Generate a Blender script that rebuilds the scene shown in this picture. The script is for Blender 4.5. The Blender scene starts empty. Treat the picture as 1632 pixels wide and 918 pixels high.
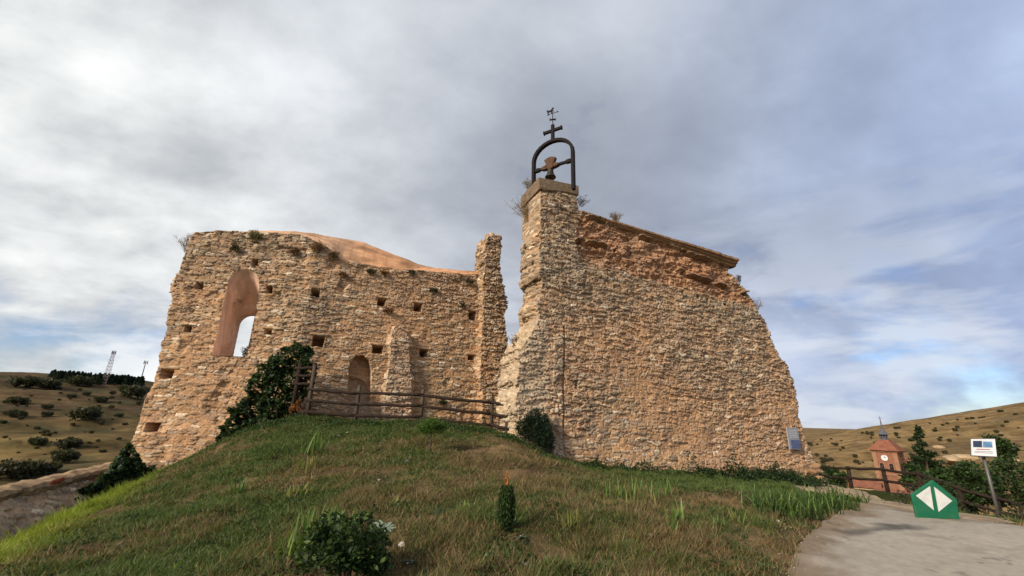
import bpy, math, random
import numpy as np
random.seed(7); RNG = np.random.default_rng(7)
S = bpy.context.scene
COL = S.collection

# ------------------------------------------------------------------ camera
F_ = 680.0; TH = math.radians(17.0); RO = math.radians(1.5)
CAM = np.array([0, 0, 1.6])
Fw = np.array([0, math.cos(TH), math.sin(TH)]); R0 = np.array([1., 0, 0]); U0 = np.array([0, -math.sin(TH), math.cos(TH)])
Rt = math.cos(RO)*R0 + math.sin(RO)*U0; Up = math.cos(RO)*U0 - math.sin(RO)*R0
from mathutils import Matrix, Vector
cd = bpy.data.cameras.new('camera'); cam = bpy.data.objects.new('camera', cd); COL.objects.link(cam)
cd.sensor_width = 36.0; cd.lens = 36.0*F_/1632; cd.clip_end = 20000; cd.clip_start = 0.05
M = Matrix.Identity(4)
for i in range(3):
    M[i][0] = Rt[i]; M[i][1] = Up[i]; M[i][2] = -Fw[i]; M[i][3] = CAM[i]
cam.matrix_world = M
S.camera = cam

# ------------------------------------------------------------------ sky, sun, exposure
SUN_DIR = np.array([-0.66, -0.64, 0.50]); SUN_DIR /= np.linalg.norm(SUN_DIR)
SUN_EL = math.asin(SUN_DIR[2]); SUN_AZ = math.atan2(SUN_DIR[0], SUN_DIR[1])
W = bpy.data.worlds.new('World'); S.world = W; W.use_nodes = True
nt = W.node_tree; nt.nodes.clear()
def N(tree, t, **kw):
    n = tree.nodes.new(t)
    for k, v in kw.items(): setattr(n, k, v)
    return n
def mth(tree, op, a, b=None, clamp=False):
    n = N(tree, 'ShaderNodeMath', operation=op, use_clamp=clamp)
    for i, v in enumerate((a, b)):
        if v is None: continue
        if isinstance(v, (int, float)): n.inputs[i].default_value = v
        else: tree.links.new(v, n.inputs[i])
    return n.outputs[0]
def ramp(tree, src, stops, interp='LINEAR'):
    n = N(tree, 'ShaderNodeValToRGB'); n.color_ramp.interpolation = interp
    e = n.color_ramp.elements
    while len(e) < len(stops): e.new(0.5)
    for el, (p, c) in zip(e, stops):
        el.position = p
        el.color = (c, c, c, 1) if isinstance(c, (int, float)) else (*c, 1)
    tree.links.new(src, n.inputs[0]); return n.outputs[0]
def mixc(tree, f, a, b, mode='MIX'):
    n = N(tree, 'ShaderNodeMix', data_type='RGBA', blend_type=mode)
    for i, v in ((0, f), (6, a), (7, b)):
        if isinstance(v, (int, float)): n.inputs[i].default_value = v
        elif isinstance(v, tuple): n.inputs[i].default_value = (*v, 1)
        else: tree.links.new(v, n.inputs[i])
    return n.outputs[2]
def noise(tree, vec, scale, detail=4, rough=.55, dist=0.0):
    n = N(tree, 'ShaderNodeTexNoise'); n.inputs['Scale'].default_value = scale
    n.inputs['Detail'].default_value = detail; n.inputs['Roughness'].default_value = rough
    n.inputs['Distortion'].default_value = dist
    if vec is not None: tree.links.new(vec, n.inputs['Vector'])
    return n.outputs['Fac']
def build_sky():
    L = nt.links.new
    sky = N(nt, 'ShaderNodeTexSky', sky_type='NISHITA', sun_disc=False)
    sky.sun_elevation = SUN_EL; sky.sun_rotation = SUN_AZ
    sky.air_density = 1.0; sky.dust_density = 0.6; sky.ozone_density = 1.5
    tc = N(nt, 'ShaderNodeTexCoord')
    sp = N(nt, 'ShaderNodeSeparateXYZ'); L(tc.outputs['Generated'], sp.inputs[0])
    x, y, z = sp.outputs
    zz = mth(nt, 'ADD', mth(nt, 'MAXIMUM', z, 0.0), 0.48)
    cb = N(nt, 'ShaderNodeCombineXYZ'); L(mth(nt, 'DIVIDE', x, zz), cb.inputs[0]); L(mth(nt, 'DIVIDE', y, zz), cb.inputs[1])
    mp = N(nt, 'ShaderNodeMapping'); L(cb.outputs[0], mp.inputs[0])
    mp.inputs['Rotation'].default_value = (0, 0, math.radians(-35)); mp.inputs['Scale'].default_value = (1.0, 1.25, 1)
    mp.inputs['Location'].default_value = (3.1, 1.7, 0)
    v = mp.outputs[0]
    big = noise(nt, v, 1.0, 6, .48, .1)
    mid = noise(nt, v, 2.9, 7, .55, .1)
    fine = noise(nt, v, 7.0, 6, .6, .1)
    # how bright the deck is towards the veiled sun, out to the left
    gl = mth(nt, 'ADD', mth(nt, 'MULTIPLY', x, -0.80), mth(nt, 'MULTIPLY', z, -0.05))
    gl = mth(nt, 'ADD', gl, mth(nt, 'MULTIPLY', y, 0.12))
    glow = ramp(nt, gl, [(0.0, 0.03), (0.2, .16), (0.38, .42), (0.52, .8), (0.68, 1.0)])
    body = mth(nt, 'ADD', mth(nt, 'MULTIPLY', big, 0.62), mth(nt, 'ADD', mth(nt, 'MULTIPLY', mid, 0.30), mth(nt, 'MULTIPLY', fine, 0.10)))
    shade = ramp(nt, body, [(0.38, (2.25, 2.4, 2.72)), (0.47, (2.75, 2.92, 3.28)), (0.53, (3.25, 3.44, 3.8)), (0.62, (4.3, 4.45, 4.7))])
    lit = ramp(nt, body, [(0.40, (3.2, 3.3, 3.4)), (0.47, (4.7, 4.7, 4.6)), (0.53, (6.6, 6.5, 6.2)), (0.60, (8.6, 8.4, 8.0))])
    cloud = mixc(nt, glow, shade, lit)
    # bluer underside low on the right
    blue = ramp(nt, x, [(0.0, 0.0), (0.25, 0.12), (0.75, 1.0)])
    cloud = mixc(nt, mth(nt, 'MULTIPLY', blue, .75), cloud, mixc(nt, 1.0, cloud, (0.80, 0.95, 1.30), 'MULTIPLY'))
    # openings: mostly low over the horizon
    hor = ramp(nt, z, [(0.0, 0.13), (0.10, 0.11), (0.2, 0.065), (0.36, -0.0), (1.0, 0.0)])
    op = mth(nt, 'ADD', mth(nt, 'ADD', mth(nt, 'MULTIPLY', mid, .55), mth(nt, 'MULTIPLY', big, .45)), mth(nt, 'MULTIPLY', hor, -1.0))
    cover = ramp(nt, op, [(0.29, 0.0), (0.35, 0.6), (0.41, 1.0)])
    skyc = mixc(nt, 1.0, sky.outputs[0], (0.66, 0.72, 0.90), 'MULTIPLY')
    # thin bright streaks low down
    mp2 = N(nt, 'ShaderNodeMapping'); L(tc.outputs['Generated'], mp2.inputs[0]); mp2.inputs['Scale'].default_value = (2.6, 2.6, 9)
    st = noise(nt, mp2.outputs[0], 1.3, 6, .55, .25)
    lowm = ramp(nt, z, [(0.0, 1.0), (0.16, .9), (0.34, .35), (0.5, 0.0)])
    stf = mth(nt, 'MULTIPLY', ramp(nt, st, [(0.47, 0.0), (0.60, 1.0)]), lowm)
    col = mixc(nt, cover, skyc, cloud)
    col = mixc(nt, mth(nt, 'MULTIPLY', stf, .80), col, mixc(nt, glow, (5.2, 5.4, 5.8), (7.0, 6.9, 6.7)))
    col = mixc(nt, 1.0, col, (0.97, 1.0, 1.04), 'MULTIPLY')
    bg = N(nt, 'ShaderNodeBackground'); L(col, bg.inputs[0]); bg.inputs[1].default_value = 0.05
    out = N(nt, 'ShaderNodeOutputWorld'); L(bg.outputs[0], out.inputs[0])
build_sky()
sd = bpy.data.lights.new('sun', 'SUN'); sd.energy = 1.5; sd.angle = math.radians(11); sd.color = (1.0, .88, .72)
so = bpy.data.objects.new('sun', sd); COL.objects.link(so)
so.rotation_euler = Vector(SUN_DIR.tolist()).to_track_quat('Z', 'Y').to_euler(); so.location = (-20, -10, 30)
S.view_settings.view_transform = 'Standard'; S.view_settings.look = 'None'
S.view_settings.gamma = 1.0; S.view_settings.exposure = 1.55
S.render.resolution_x = 1024; S.render.resolution_y = 576

# ------------------------------------------------------------------ measuring helpers: a line of sight meets a real distance or plane
def ray(px, py): return Fw + Rt*((px-816)/F_) + Up*((459-py)/F_)
def at(px, py, Y):
    d = ray(px, py); return CAM + d*(Y/d[1])
def onplane(px, py, p0, u):
    n = np.array([-u[1], u[0], 0]); d = ray(px, py)
    t = ((np.array([p0[0], p0[1], 0])-CAM) @ n)/(d @ n); return CAM + d*t
def pix(P):
    d = np.asarray(P)-CAM; return 816+F_*(d@Rt)/(d@Fw), 459-F_*(d@Up)/(d@Fw)

# ------------------------------------------------------------------ numpy noise
def _h(*a):
    x = np.zeros(np.broadcast(*a).shape, np.uint32)
    for i, k in enumerate(a):
        x = x ^ (np.asarray(k).astype(np.int64).astype(np.uint32) * np.uint32([374761393, 668265263, 2147483647, 1274126177][i]))
        x = (x ^ (x >> np.uint32(13))) * np.uint32(1274126177); x = x ^ (x >> np.uint32(16))
    return (x & np.uint32(0xffffff)).astype(np.float64)/float(0xffffff)
def vn2(x, y, seed=0):
    xi = np.floor(x); yi = np.floor(y); fx = x-xi; fy = y-yi
    fx = fx*fx*(3-2*fx); fy = fy*fy*(3-2*fy)
    a = _h(xi, yi, seed+0*xi); b = _h(xi+1, yi, seed+0*xi); c = _h(xi, yi+1, seed+0*xi); d = _h(xi+1, yi+1, seed+0*xi)
    return (a*(1-fx)+b*fx)*(1-fy)+(c*(1-fx)+d*fx)*fy
def fbm(x, y, seed=0, o=4, g=.5):
    r = 0; w = 1; t = 0
    for i in range(o):
        r = r + w*vn2(x, y, seed+i*17); t += w; w *= g; x = x*2.03+3.7; y = y*2.03+1.3
    return r/t-.5
def sm(a, b, x): t = np.clip((x-a)/(b-a), 0, 1); return t*t*(3-2*t)
def voro(x, y, seed, jit=.92):
    xi = np.floor(x); yi = np.floor(y); f1 = np.full(x.shape, 9.); f2 = f1.copy()
    idx = np.zeros(x.shape); idy = np.zeros(x.shape); dx1 = np.zeros(x.shape); dy1 = np.zeros(x.shape)
    for i in (-1, 0, 1):
        for j in (-1, 0, 1):
            cx = xi+i; cy = yi+j
            px = cx+.5+jit*(_h(cx, cy, 0*cx+seed)-.5); py = cy+.5+jit*(_h(cx, cy, 0*cx+seed+1)-.5)
            dx = x-px; dy = y-py; d = np.hypot(dx, dy)
            n = d < f1
            f2 = np.where(n, f1, np.minimum(f2, d)); f1 = np.where(n, d, f1)
            idx = np.where(n, cx, idx); idy = np.where(n, cy, idy); dx1 = np.where(n, dx, dx1); dy1 = np.where(n, dy, dy1)
    return f1, f2, idx, idy, dx1, dy1

# ------------------------------------------------------------------ object helpers
def link(o, parent=None):
    COL.objects.link(o)
    if parent is not None: o.parent = parent
    return o
def props(o, label=None, cat=None, group=None, kind=None):
    if label: o['label'] = label
    if cat: o['category'] = cat
    if group: o['group'] = group
    if kind: o['kind'] = kind
    return o
def mesh(name, V, Fc, mat=None, parent=None, col=None, smooth=False):
    """one mesh object; V (n,3); Fc an (m,k) array or list of faces"""
    me = bpy.data.meshes.new(name); V = np.asarray(V, np.float32)
    if isinstance(Fc, np.ndarray):
        k = Fc.shape[1]; n = len(Fc)
        me.vertices.add(len(V)); me.vertices.foreach_set('co', V.ravel())
        me.loops.add(n*k); me.loops.foreach_set('vertex_index', Fc.astype(np.int32).ravel())
        me.polygons.add(n); me.polygons.foreach_set('loop_start', np.arange(0, n*k, k, dtype=np.int32))
        me.update(calc_edges=True)
    else:
        me.from_pydata([tuple(map(float, v)) for v in V], [], [tuple(int(i) for i in f) for f in Fc]); me.update()
    if col is not None:
        a = me.attributes.new('Col', 'FLOAT_COLOR', 'POINT')
        c = np.ones((len(V), 4), np.float32); c[:, :3] = col; a.data.foreach_set('color', c.ravel())
    if smooth: me.polygons.foreach_set('use_smooth', np.ones(len(me.polygons), bool))
    if mat: me.materials.append(mat)
    return link(bpy.data.objects.new(name, me), parent)
def empty(name, loc=(0, 0, 0), rz=0, label=None, cat=None, group=None):
    o = bpy.data.objects.new(name, None); o.empty_display_size = .3
    o.location = tuple(map(float, loc)); o.rotation_euler = (0, 0, rz); link(o); return props(o, label, cat, group)
def copy_thing(o, loc, rz=0, sc=1.0, label=None):
    c = o.copy(); COL.objects.link(c); c.location = tuple(map(float, loc)); c.rotation_euler = (0, 0, rz)
    c.scale = (sc, sc, sc) if isinstance(sc, (int, float)) else sc
    if label: c['label'] = label
    for ch in list(o.children):
        d = ch.copy(); COL.objects.link(d); d.parent = c
        for g in list(ch.children):
            e = g.copy(); COL.objects.link(e); e.parent = d
    return c
class MB:
    def __init__(s): s.v = []; s.f = []
    def add(s, V, Fc):
        b = len(s.v); s.v += [tuple(map(float, p)) for p in V]; s.f += [tuple(i+b for i in f) for f in Fc]; return s
    def box(s, c, size, rz=0, bev=0.0, tilt=None):
        hx, hy, hz = [k/2 for k in size]
        ps = []
        if bev <= 0:
            for z in (-hz, hz): ps += [(-hx, -hy, z), (hx, -hy, z), (hx, hy, z), (-hx, hy, z)]
            fs = [(3, 2, 1, 0), (4, 5, 6, 7), (0, 1, 5, 4), (1, 2, 6, 5), (2, 3, 7, 6), (3, 0, 4, 7)]
        else:
            b = bev; fs = []
            rings = [(-hz, b), (-hz+b, 0), (hz-b, 0), (hz, b)]
            for z, k in rings:
                ps += [(-hx+b, -hy+k, z), (hx-b, -hy+k, z), (hx-k, -hy+b, z), (hx-k, hy-b, z), (hx-b, hy-k, z), (-hx+b, hy-k, z), (-hx+k, hy-b, z), (-hx+k, -hy+b, z)]
            for r in range(3):
                for i in range(8): fs.append((r*8+i, r*8+(i+1) % 8, r*8+8+(i+1) % 8, r*8+8+i))
            fs += [tuple(range(7, -1, -1)), tuple(range(24, 32))]
        ca, sa = math.cos(rz), math.sin(rz)
        out = []
        for x, y, z in ps:
            if tilt is not None:
                q = tilt @ Vector((x, y, z)); x, y, z = q
            out.append((c[0]+x*ca-y*sa, c[1]+x*sa+y*ca, c[2]+z))
        return s.add(out, fs)
    def tube(s, pts, rad, n=10, wob=0.0, caps=True):
        pts = [Vector(tuple(map(float, p))) for p in pts]
        if isinstance(rad, (int, float)): rad = [rad]*len(pts)
        V = []; Fc = []
        up = None
        for i, p in enumerate(pts):
            t = (pts[min(i+1, len(pts)-1)]-pts[max(i-1, 0)]).normalized()
            if up is None: up = Vector((0, 0, 1)) if abs(t.z) < .9 else Vector((1, 0, 0))
            a = t.cross(up).normalized(); b = a.cross(t).normalized(); up = b
            for k in range(n):
                an = 2*math.pi*k/n; r = rad[i]*(1+wob*random.uniform(-1, 1))
                V.append(p+a*(r*math.cos(an))+b*(r*math.sin(an)))
        for i in range(len(pts)-1):
            for k in range(n): Fc.append((i*n+k, i*n+(k+1) % n, (i+1)*n+(k+1) % n, (i+1)*n+k))
        if caps: Fc += [tuple(range(n-1, -1, -1)), tuple(range((len(pts)-1)*n, len(pts)*n))]
        return s.add(V, Fc)
    def lathe(s, prof, c=(0, 0, 0), n=24):
        V = []; Fc = []
        for r, z in prof:
            for k in range(n): V.append((c[0]+r*math.cos(2*math.pi*k/n), c[1]+r*math.sin(2*math.pi*k/n), c[2]+z))
        for i in range(len(prof)-1):
            for k in range(n): Fc.append((i*n+k, i*n+(k+1) % n, (i+1)*n+(k+1) % n, (i+1)*n+k))
        Fc += [tuple(range(n-1, -1, -1)), tuple(range((len(prof)-1)*n, len(prof)*n))]
        return s.add(V, Fc)
    def plate(s, poly, thick, O, ex, ez):
        """outline poly in the (ex, ez) plane with thickness along their cross product"""
        ex = Vector(tuple(ex)); ez = Vector(tuple(ez)); ny = ex.cross(ez).normalized()*(thick/2); O = Vector(tuple(map(float, O)))
        n = len(poly)
        V = [O+ex*a+ez*b+ny for a, b in poly]+[O+ex*a+ez*b-ny for a, b in poly]
        return s.add(V, [tuple(range(n)), tuple(range(2*n-1, n-1, -1))]+[(i, n+i, n+(i+1) % n, (i+1) % n) for i in range(n)])
    def build(s, name, mat, parent=None, smooth=False): return mesh(name, s.v, s.f, mat, parent, smooth=smooth)

# ------------------------------------------------------------------ materials
def newmat(name):
    m = bpy.data.materials.new(name); m.use_nodes = True
    t = m.node_tree; b = t.nodes['Principled BSDF']; return m, t, b
def mat_col(name, base=None, var=.25, scale=8, rough=.9, bump=.0, bscale=40, spec=.25, metal=0.0, scale2=None, dirt=None):
    """base None: colour attribute of the mesh; else a plain base with noise variation"""
    m, t, b = newmat(name)
    tc = N(t, 'ShaderNodeTexCoord')
    if base is None:
        at_ = N(t, 'ShaderNodeAttribute', attribute_name='Col'); c = at_.outputs['Color']
    else:
        rgb = N(t, 'ShaderNodeRGB'); rgb.outputs[0].default_value = (*base, 1); c = rgb.outputs[0]
    v = tc.outputs['Object']
    n1 = noise(t, v, scale, 6, .6)
    k = ramp(t, n1, [(.28, 1-var), (.72, 1+var)])
    n = N(t, 'ShaderNodeMix', data_type='RGBA', blend_type='MULTIPLY'); n.inputs[0].default_value = 1
    t.links.new(c, n.inputs[6]); t.links.new(k, n.inputs[7]); c = n.outputs[2]
    if dirt:
        d = ramp(t, noise(t, v, dirt[1], 5, .6), [(.5, 0.), (.72, dirt[2])])
        c = mixc(t, d, c, dirt[0])
    t.links.new(c, b.inputs['Base Color'])
    b.inputs['Roughness'].default_value = rough; b.inputs['Metallic'].default_value = metal
    b.inputs['Specular IOR Level'].default_value = spec
    if bump:
        bn = N(t, 'ShaderNodeBump'); bn.inputs['Strength'].default_value = bump; bn.inputs['Distance'].default_value = .02
        t.links.new(noise(t, v, bscale, 6, .65), bn.inputs['Height']); t.links.new(bn.outputs[0], b.inputs['Normal'])
    return m
def mat_leaf(name):
    m, t, b = newmat(name)
    at_ = N(t, 'ShaderNodeAttribute', attribute_name='Col')
    t.links.new(at_.outputs['Color'], b.inputs['Base Color']); b.inputs['Roughness'].default_value = .55
    b.inputs['Specular IOR Level'].default_value = .25
    tr = N(t, 'ShaderNodeBsdfTranslucent'); t.links.new(mixc(t, 1.0, at_.outputs['Color'], (1.3, 1.35, .7), 'MULTIPLY'), tr.inputs[0])
    mx = N(t, 'ShaderNodeMixShader'); mx.inputs[0].default_value = .28
    t.links.new(b.outputs[0], mx.inputs[1]); t.links.new(tr.outputs[0], mx.inputs[2])
    t.links.new(mx.outputs[0], t.nodes['Material Output'].inputs[0])
    return m
MAT = {
 'rubble': mat_col('rubble_masonry', None, .30, 14, .95, .55, 55, .1),
 'plaster': mat_col('pink_plaster', None, .12, 5, .95, .35, 30, .1),
 'cap': mat_col('lime_mortar_cap', None, .15, 4, .95, .3, 30, .1),
 'brickband': mat_col('moulding_brick', (.33, .20, .11), .25, 6, .95, .5, 30, .1, dirt=((.13, .10, .075), 3, .7)),
 'slab': mat_col('coping_concrete', (.21, .15, .10), .40, 9, .95, .9, 25, .1, dirt=((.12, .09, .06), 4, .8)),
 'iron': mat_col('rusty_iron', (.018, .013, .012), .3, 9, .8, .2, 60, .15, metal=0.0),
 'bronze': mat_col('old_bronze', (.045, .038, .026), .3, 12, .5, .15, 50, .5, metal=.6),
 'bellwood': mat_col('bell_wood', (.105, .055, .034), .35, 10, .8, .4, 60, .2),
 'wood': mat_col('weathered_wood', (.085, .06, .042), .35, 7, .85, .5, 50, .2, dirt=((.15, .125, .10), 4, .5)),
 'wooddark': mat_col('dark_wood', (.030, .019, .013), .35, 7, .85, .5, 50, .2),
 'steel': mat_col('grey_steel', (.115, .11, .10), .2, 8, .5, .1, 50, .5, metal=.4),
 'ground': None,
 'leaf': mat_leaf('leaves'),
 'trunk': mat_col('bark', (.085, .06, .042), .3, 8, .95, .6, 30, .1),
 'trunkpale': mat_col('grey_bark', (.20, .17, .14), .3, 8, .95, .6, 30, .1),
 'white': mat_col('white_stone', (.62, .58, .50), .2, 6, .9, .4, 20, .2),
 'dry': mat_col('dry_stem', (.24, .17, .09), .3, 8, .95, 0, 10, .1),
 'green': mat_col('green_paint', (.010, .135, .066), .22, 6, .55, .12, 60, .3, dirt=((.06, .10, .06), 7, .6)),
 'whitepaint': mat_col('white_paint', (.66, .66, .63), .10, 6, .55, .05, 50, .3, dirt=((.40, .38, .33), 5, .5)),
 'panelwhite': mat_col('sign_white', (.66, .66, .66), .05, 4, .4, 0, 50, .4),
 'blueprint': mat_col('print_blue', (.10, .13, .25), .35, 9, .4, 0, 50, .4),
 'photodark': mat_col('print_dark_photo', (.03, .045, .09), .6, 9, .4, 0, 50, .4),
 'photoblue': mat_col('print_light_photo', (.12, .25, .42), .6, 7, .4, 0, 50, .4),
 'red': mat_col('print_red', (.42, .10, .08), .1, 7, .5, 0, 50, .4),
 'grey': mat_col('print_grey', (.30, .31, .34), .2, 20, .5, 0, 50, .4),
 'brick': mat_col('red_brick', (.25, .118, .072), .25, 1.2, .95, .4, 8, .1),
 'brickpale': mat_col('pale_brick', (.31, .165, .10), .2, 1.2, .95, .4, 8, .1),
 'tile': mat_col('roof_tile', (.225, .092, .056), .3, 1.5, .9, .4, 6, .1),
 'slate': mat_col('grey_slate', (.10, .10, .11), .25, 2, .7, .2, 6, .3),
 'dark': mat_col('dark_opening', (.02, .018, .016), .2, 2, .9),
 'render': mat_col('ochre_render', (.40, .29, .17), .25, .6, .95, .3, 4, .1),
 'terracotta': mat_col('terracotta', (.34, .085, .045), .25, 12, .85, .2, 40, .2),
 'orange_dry': mat_col('rust_leaf', (.30, .11, .03), .4, 20, .9),
}

# ------------------------------------------------------------------ terrain
CPX = [  # px, py, distance
 (0, 918, 5.2), (200, 918, 5.0), (400, 918, 4.8), (600, 918, 4.6), (816, 918, 4.5), (1000, 918, 4.8), (1150, 918, 5.2),
 (0, 884, 6.6), (100, 824, 8.6), (200, 778, 11.2), (255, 752, 13.2),
 (300, 800, 9.0), (400, 780, 8.8), (350, 708, 13.8), (480, 664, 15.0), (490, 661, 14.0), (567, 670, 14), (670, 675, 14), (783, 683, 14),
 (600, 760, 8.6), (816, 780, 7.8), (700, 700, 12.0), (850, 712, 12.2), (870, 735, 11.2)]
FPX = [(1302, 769, 17.6), (1357, 777, 16.0), (1416, 786, 14.8), (1475, 799, 13.7), (1540, 821, 12.6), (1602, 843, 11.9), (1665, 862, 11.3)]   # feet of the rail fence
CW = [tuple(at(*p)) for p in CPX+FPX] + [
 (1.4, 13.0, .42), (2.3, 13.4, .34), (3.7, 14.0, .20), (6.0, 15.0, .06), (8.6, 16.0, -.10), (11.2, 16.9, -.42), (11.6, 17.6, -.55),
 (3.2, 5.46, .01), (4.9, 7.2, .01), (7.33, 9.75, 0), (7.9, 12.4, -.10), (5.2, 9.2, .16), (4.2, 10.8, .16), (6.5, 12.5, .02), (2.2, 8.5, .33), (2.4, 11.0, .30), (1.6, 12.0, .42), (2.0, 6.5, .30),
 (6.0, 5.6, 0), (8.0, 8.8, 0), (9.75, 8.9, -.02), (9.3, 12., -.10), (10.0, 14.0, -.36), (9.9, 11.6, -.2),
 (3.0, 1.5, 0), (6, 2, 0), (0, 0, .02), (0, 2.4, .10), (-3, 2.2, .06), (-6, 2.5, -.2), (4, -5, 0), (-5, -5, -.3), (10, -4, 0), (11, 4, -.05),
 (-6.5, 15.3, 1.38), (-4.6, 15.3, 1.25), (-2.6, 15.4, 1.15), (-.4, 15.4, 1.05), (-7, 18.5, .9), (-3, 18.0, .85), (-.5, 18, .8), (-1, 22, .4), (4, 20, .2), (9, 21, -.6), (-9, 20, .6),
 (-8.8, 7.6, -1.2), (-10.2, 9.4, -1.35), (-11.4, 11.6, -1.3), (-12.2, 13.0, -1.1), (-13.2, 14.6, -1.4), (-13.5, 17.5, -1.8), (-10.5, 6.5, -1.9), (-15, 12, -2.2),
 (-16, 20, -2.6), (-9, 4, -1.4), (15, 13, -1.6), (17, 18, -3.0), (18, 8, -1.4), (6, 26, -2.0), (-8, 27, -2.0)]
CW = np.array(CW)
def tps_fit(P):
    n = len(P); d = np.hypot(P[:, None, 0]-P[None, :, 0], P[:, None, 1]-P[None, :, 1])
    K = np.where(d > 0, d*d*np.log(np.maximum(d, 1e-9)), 0) + np.eye(n)*0.6
    Q = np.c_[np.ones(n), P[:, :2]]
    A = np.block([[K, Q], [Q.T, np.zeros((3, 3))]])
    return np.linalg.solve(A, np.r_[P[:, 2], 0, 0, 0])
TW = tps_fit(CW)
def near_z(x, y):
    sh = x.shape; x = x.ravel(); y = y.ravel(); out = np.zeros(len(x)); n = len(CW)
    for a in range(0, len(x), 40000):
        xs = x[a:a+40000]; ys = y[a:a+40000]
        d = np.hypot(xs[:, None]-CW[None, :, 0], ys[:, None]-CW[None, :, 1])
        out[a:a+40000] = (d*d*np.log(np.maximum(d, 1e-9))) @ TW[:n] + TW[n]+TW[n+1]*xs+TW[n+2]*ys
    return np.clip(out, -4.0, 2.0).reshape(sh)
# far ridge heights by direction, read as elevation slopes
RIDGE = [(-200, 598, 420), (0, 592, 420), (60, 594, 420), (130, 599, 420), (220, 605, 420), (330, 618, 420), (600, 640, 420), (900, 655, 430), (1150, 690, 460), (1285, 699, 470),
         (1400, 678, 480), (1500, 662, 480), (1632, 640, 480), (1900, 610, 480)]
RAZ = []; REL = []; RRR = []
for px, py, r in RIDGE:
    d = ray(px, py); RAZ.append(math.atan2(d[0], d[1])); REL.append(d[2]/math.hypot(d[0], d[1])); RRR.append(r)
def far_z(x, y):
    r = np.hypot(x, y); az = np.arctan2(x, y)
    el = np.interp(az, RAZ, REL); cr = 1.6+el*450
    left = sm(.1, -.3, az)
    v0 = -13.0*left + -19.0*(1-left); rv = 75*left+120*(1-left)
    t = np.clip((r-rv)/(450-rv), 0, 1)
    up = v0+(cr-v0)*(t**1.05)
    z = np.where(r < rv, np.interp(np.clip(r, 18, 1e9), [18, 40], [0, 1])*0+(-2.6+(v0+2.6)*sm(20, 1, 0)*0), 0)
    lo = -2.6+(v0+2.6)*sm(18, 1.0, rv*0+18)*0
    lo = -2.6+(v0+2.6)*np.clip((r-20)/(rv-20), 0, 1)**.8
    z = np.where(r < rv, lo, up)
    fall = sm(450, 2600, r); z = z*(1-fall)+fall*(-25)
    zt = z; z = z+.55*left*sm(60, 110, r)*(1-fall)*np.sin((z+6*fbm(x/60, y/60, 3, 3))*1.85)
    z = z+sm(40, 150, r)*(1-fall)*(fbm(x/60, y/60, 3, 5)*9.0*sm(1, .75, t)+fbm(x/14, y/14, 5, 4)*1.8*sm(1.0, .9, t)+fbm(x/9, y/9, 8, 3)*.9)
    return z
def gz_smooth(x, y):
    x = np.asarray(x, float); y = np.asarray(y, float)
    r = np.hypot(x, y); b = sm(20, 42, r)
    nz = near_z(x, y); return nz*(1-b)+far_z(x, y)*b
def onpave(x, y):  # 1 on the paved path, soft edge
    return pave_mask(x, y)
def gz(x, y):
    x = np.asarray(x, float); y = np.asarray(y, float)
    r = np.hypot(x, y)
    w = sm(42, 24, r)*(1-.85*sm(2.6, 4.2, x-(.96*(y-5.4)))*sm(13.5, 11.5, y))
    return gz_smooth(x, y)+w*(fbm(x*.9, y*.9, 21, 4)*.26+fbm(x*3.5, y*3.5, 23, 3)*.085)
def g1(x, y): return float(gz(np.array([x]), np.array([y]))[0])

# ------------------------------------------------------------------ outlined sheets and walls
def inpoly(x, y, P):
    r = np.zeros(x.shape, bool); n = len(P)
    for i in range(n):
        x1, y1 = P[i]; x2, y2 = P[(i+1) % n]
        if y1 == y2: continue
        c = ((y1 > y) != (y2 > y)); r ^= c & (x < (x2-x1)*(y-y1)/(y2-y1)+x1)
    return r
def nearest(P, Q):
    """closest point of closed outline P for each of Q"""
    A = np.asarray(P); B = np.roll(A, -1, 0); best = np.full(len(Q), 1e9); out = np.array(Q, float)
    for a, b in zip(A, B):
        d = b-a; t = np.clip(((Q-a) @ d)/max(d @ d, 1e-12), 0, 1); p = a+t[:, None]*d
        dd = np.hypot(*(Q-p).T); m = dd < best; best[m] = dd[m]; out[m] = p[m]
    return out, best
def rough_outline(P, step, amp, seed, keep=None):
    """subdivide a closed outline and make it ragged; keep(x, y) -> weight"""
    out = []; n = len(P); s = 0
    for i in range(n):
        a = np.array(P[i], float); b = np.array(P[(i+1) % n], float); L = np.hypot(*(b-a)); k = max(1, int(L/step))
        d = (b-a)/max(L, 1e-9); nn = np.array([d[1], -d[0]])
        for j in range(k):
            p = a+(b-a)*j/k; q = s+L*j/k
            v = fbm(np.array([q*2.2]), np.array([seed*3.1]), seed, 3)[0]*2+.8*(_h(np.array([q//.22]), np.array([seed+5]))[0]-.5)
            w = 1 if keep is None else keep(*p)
            out.append(p+nn*v*amp*w)
        s += L
    return np.array(out)
def grid_mask(P, res, holes=()):
    P = np.asarray(P); lo = P.min(0)-res; hi = P.max(0)+res
    ns, nh = int((hi[0]-lo[0])/res)+2, int((hi[1]-lo[1])/res)+2
    s = lo[0]+np.arange(ns)*res; h = lo[1]+np.arange(nh)*res
    cs, ch = np.meshgrid(s[:-1]+res/2, h[:-1]+res/2, indexing='ij')
    m = inpoly(cs, ch, P)
    hs = [inpoly(cs, ch, H) for H in holes]
    gs, gh = np.meshgrid(s, h, indexing='ij')
    return m, hs, gs, gh
def quads(mask, vid):
    i, j = np.nonzero(mask); return np.c_[vid[i, j], vid[i+1, j], vid[i+1, j+1], vid[i, j+1]]
def bverts(mask):
    """verts on the edge of a cell mask"""
    p = np.pad(mask.astype(int), 1); cnt = p[:-1, :-1]+p[1:, :-1]+p[:-1, 1:]+p[1:, 1:]
    return (cnt > 0) & (cnt < 4), cnt > 0
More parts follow.
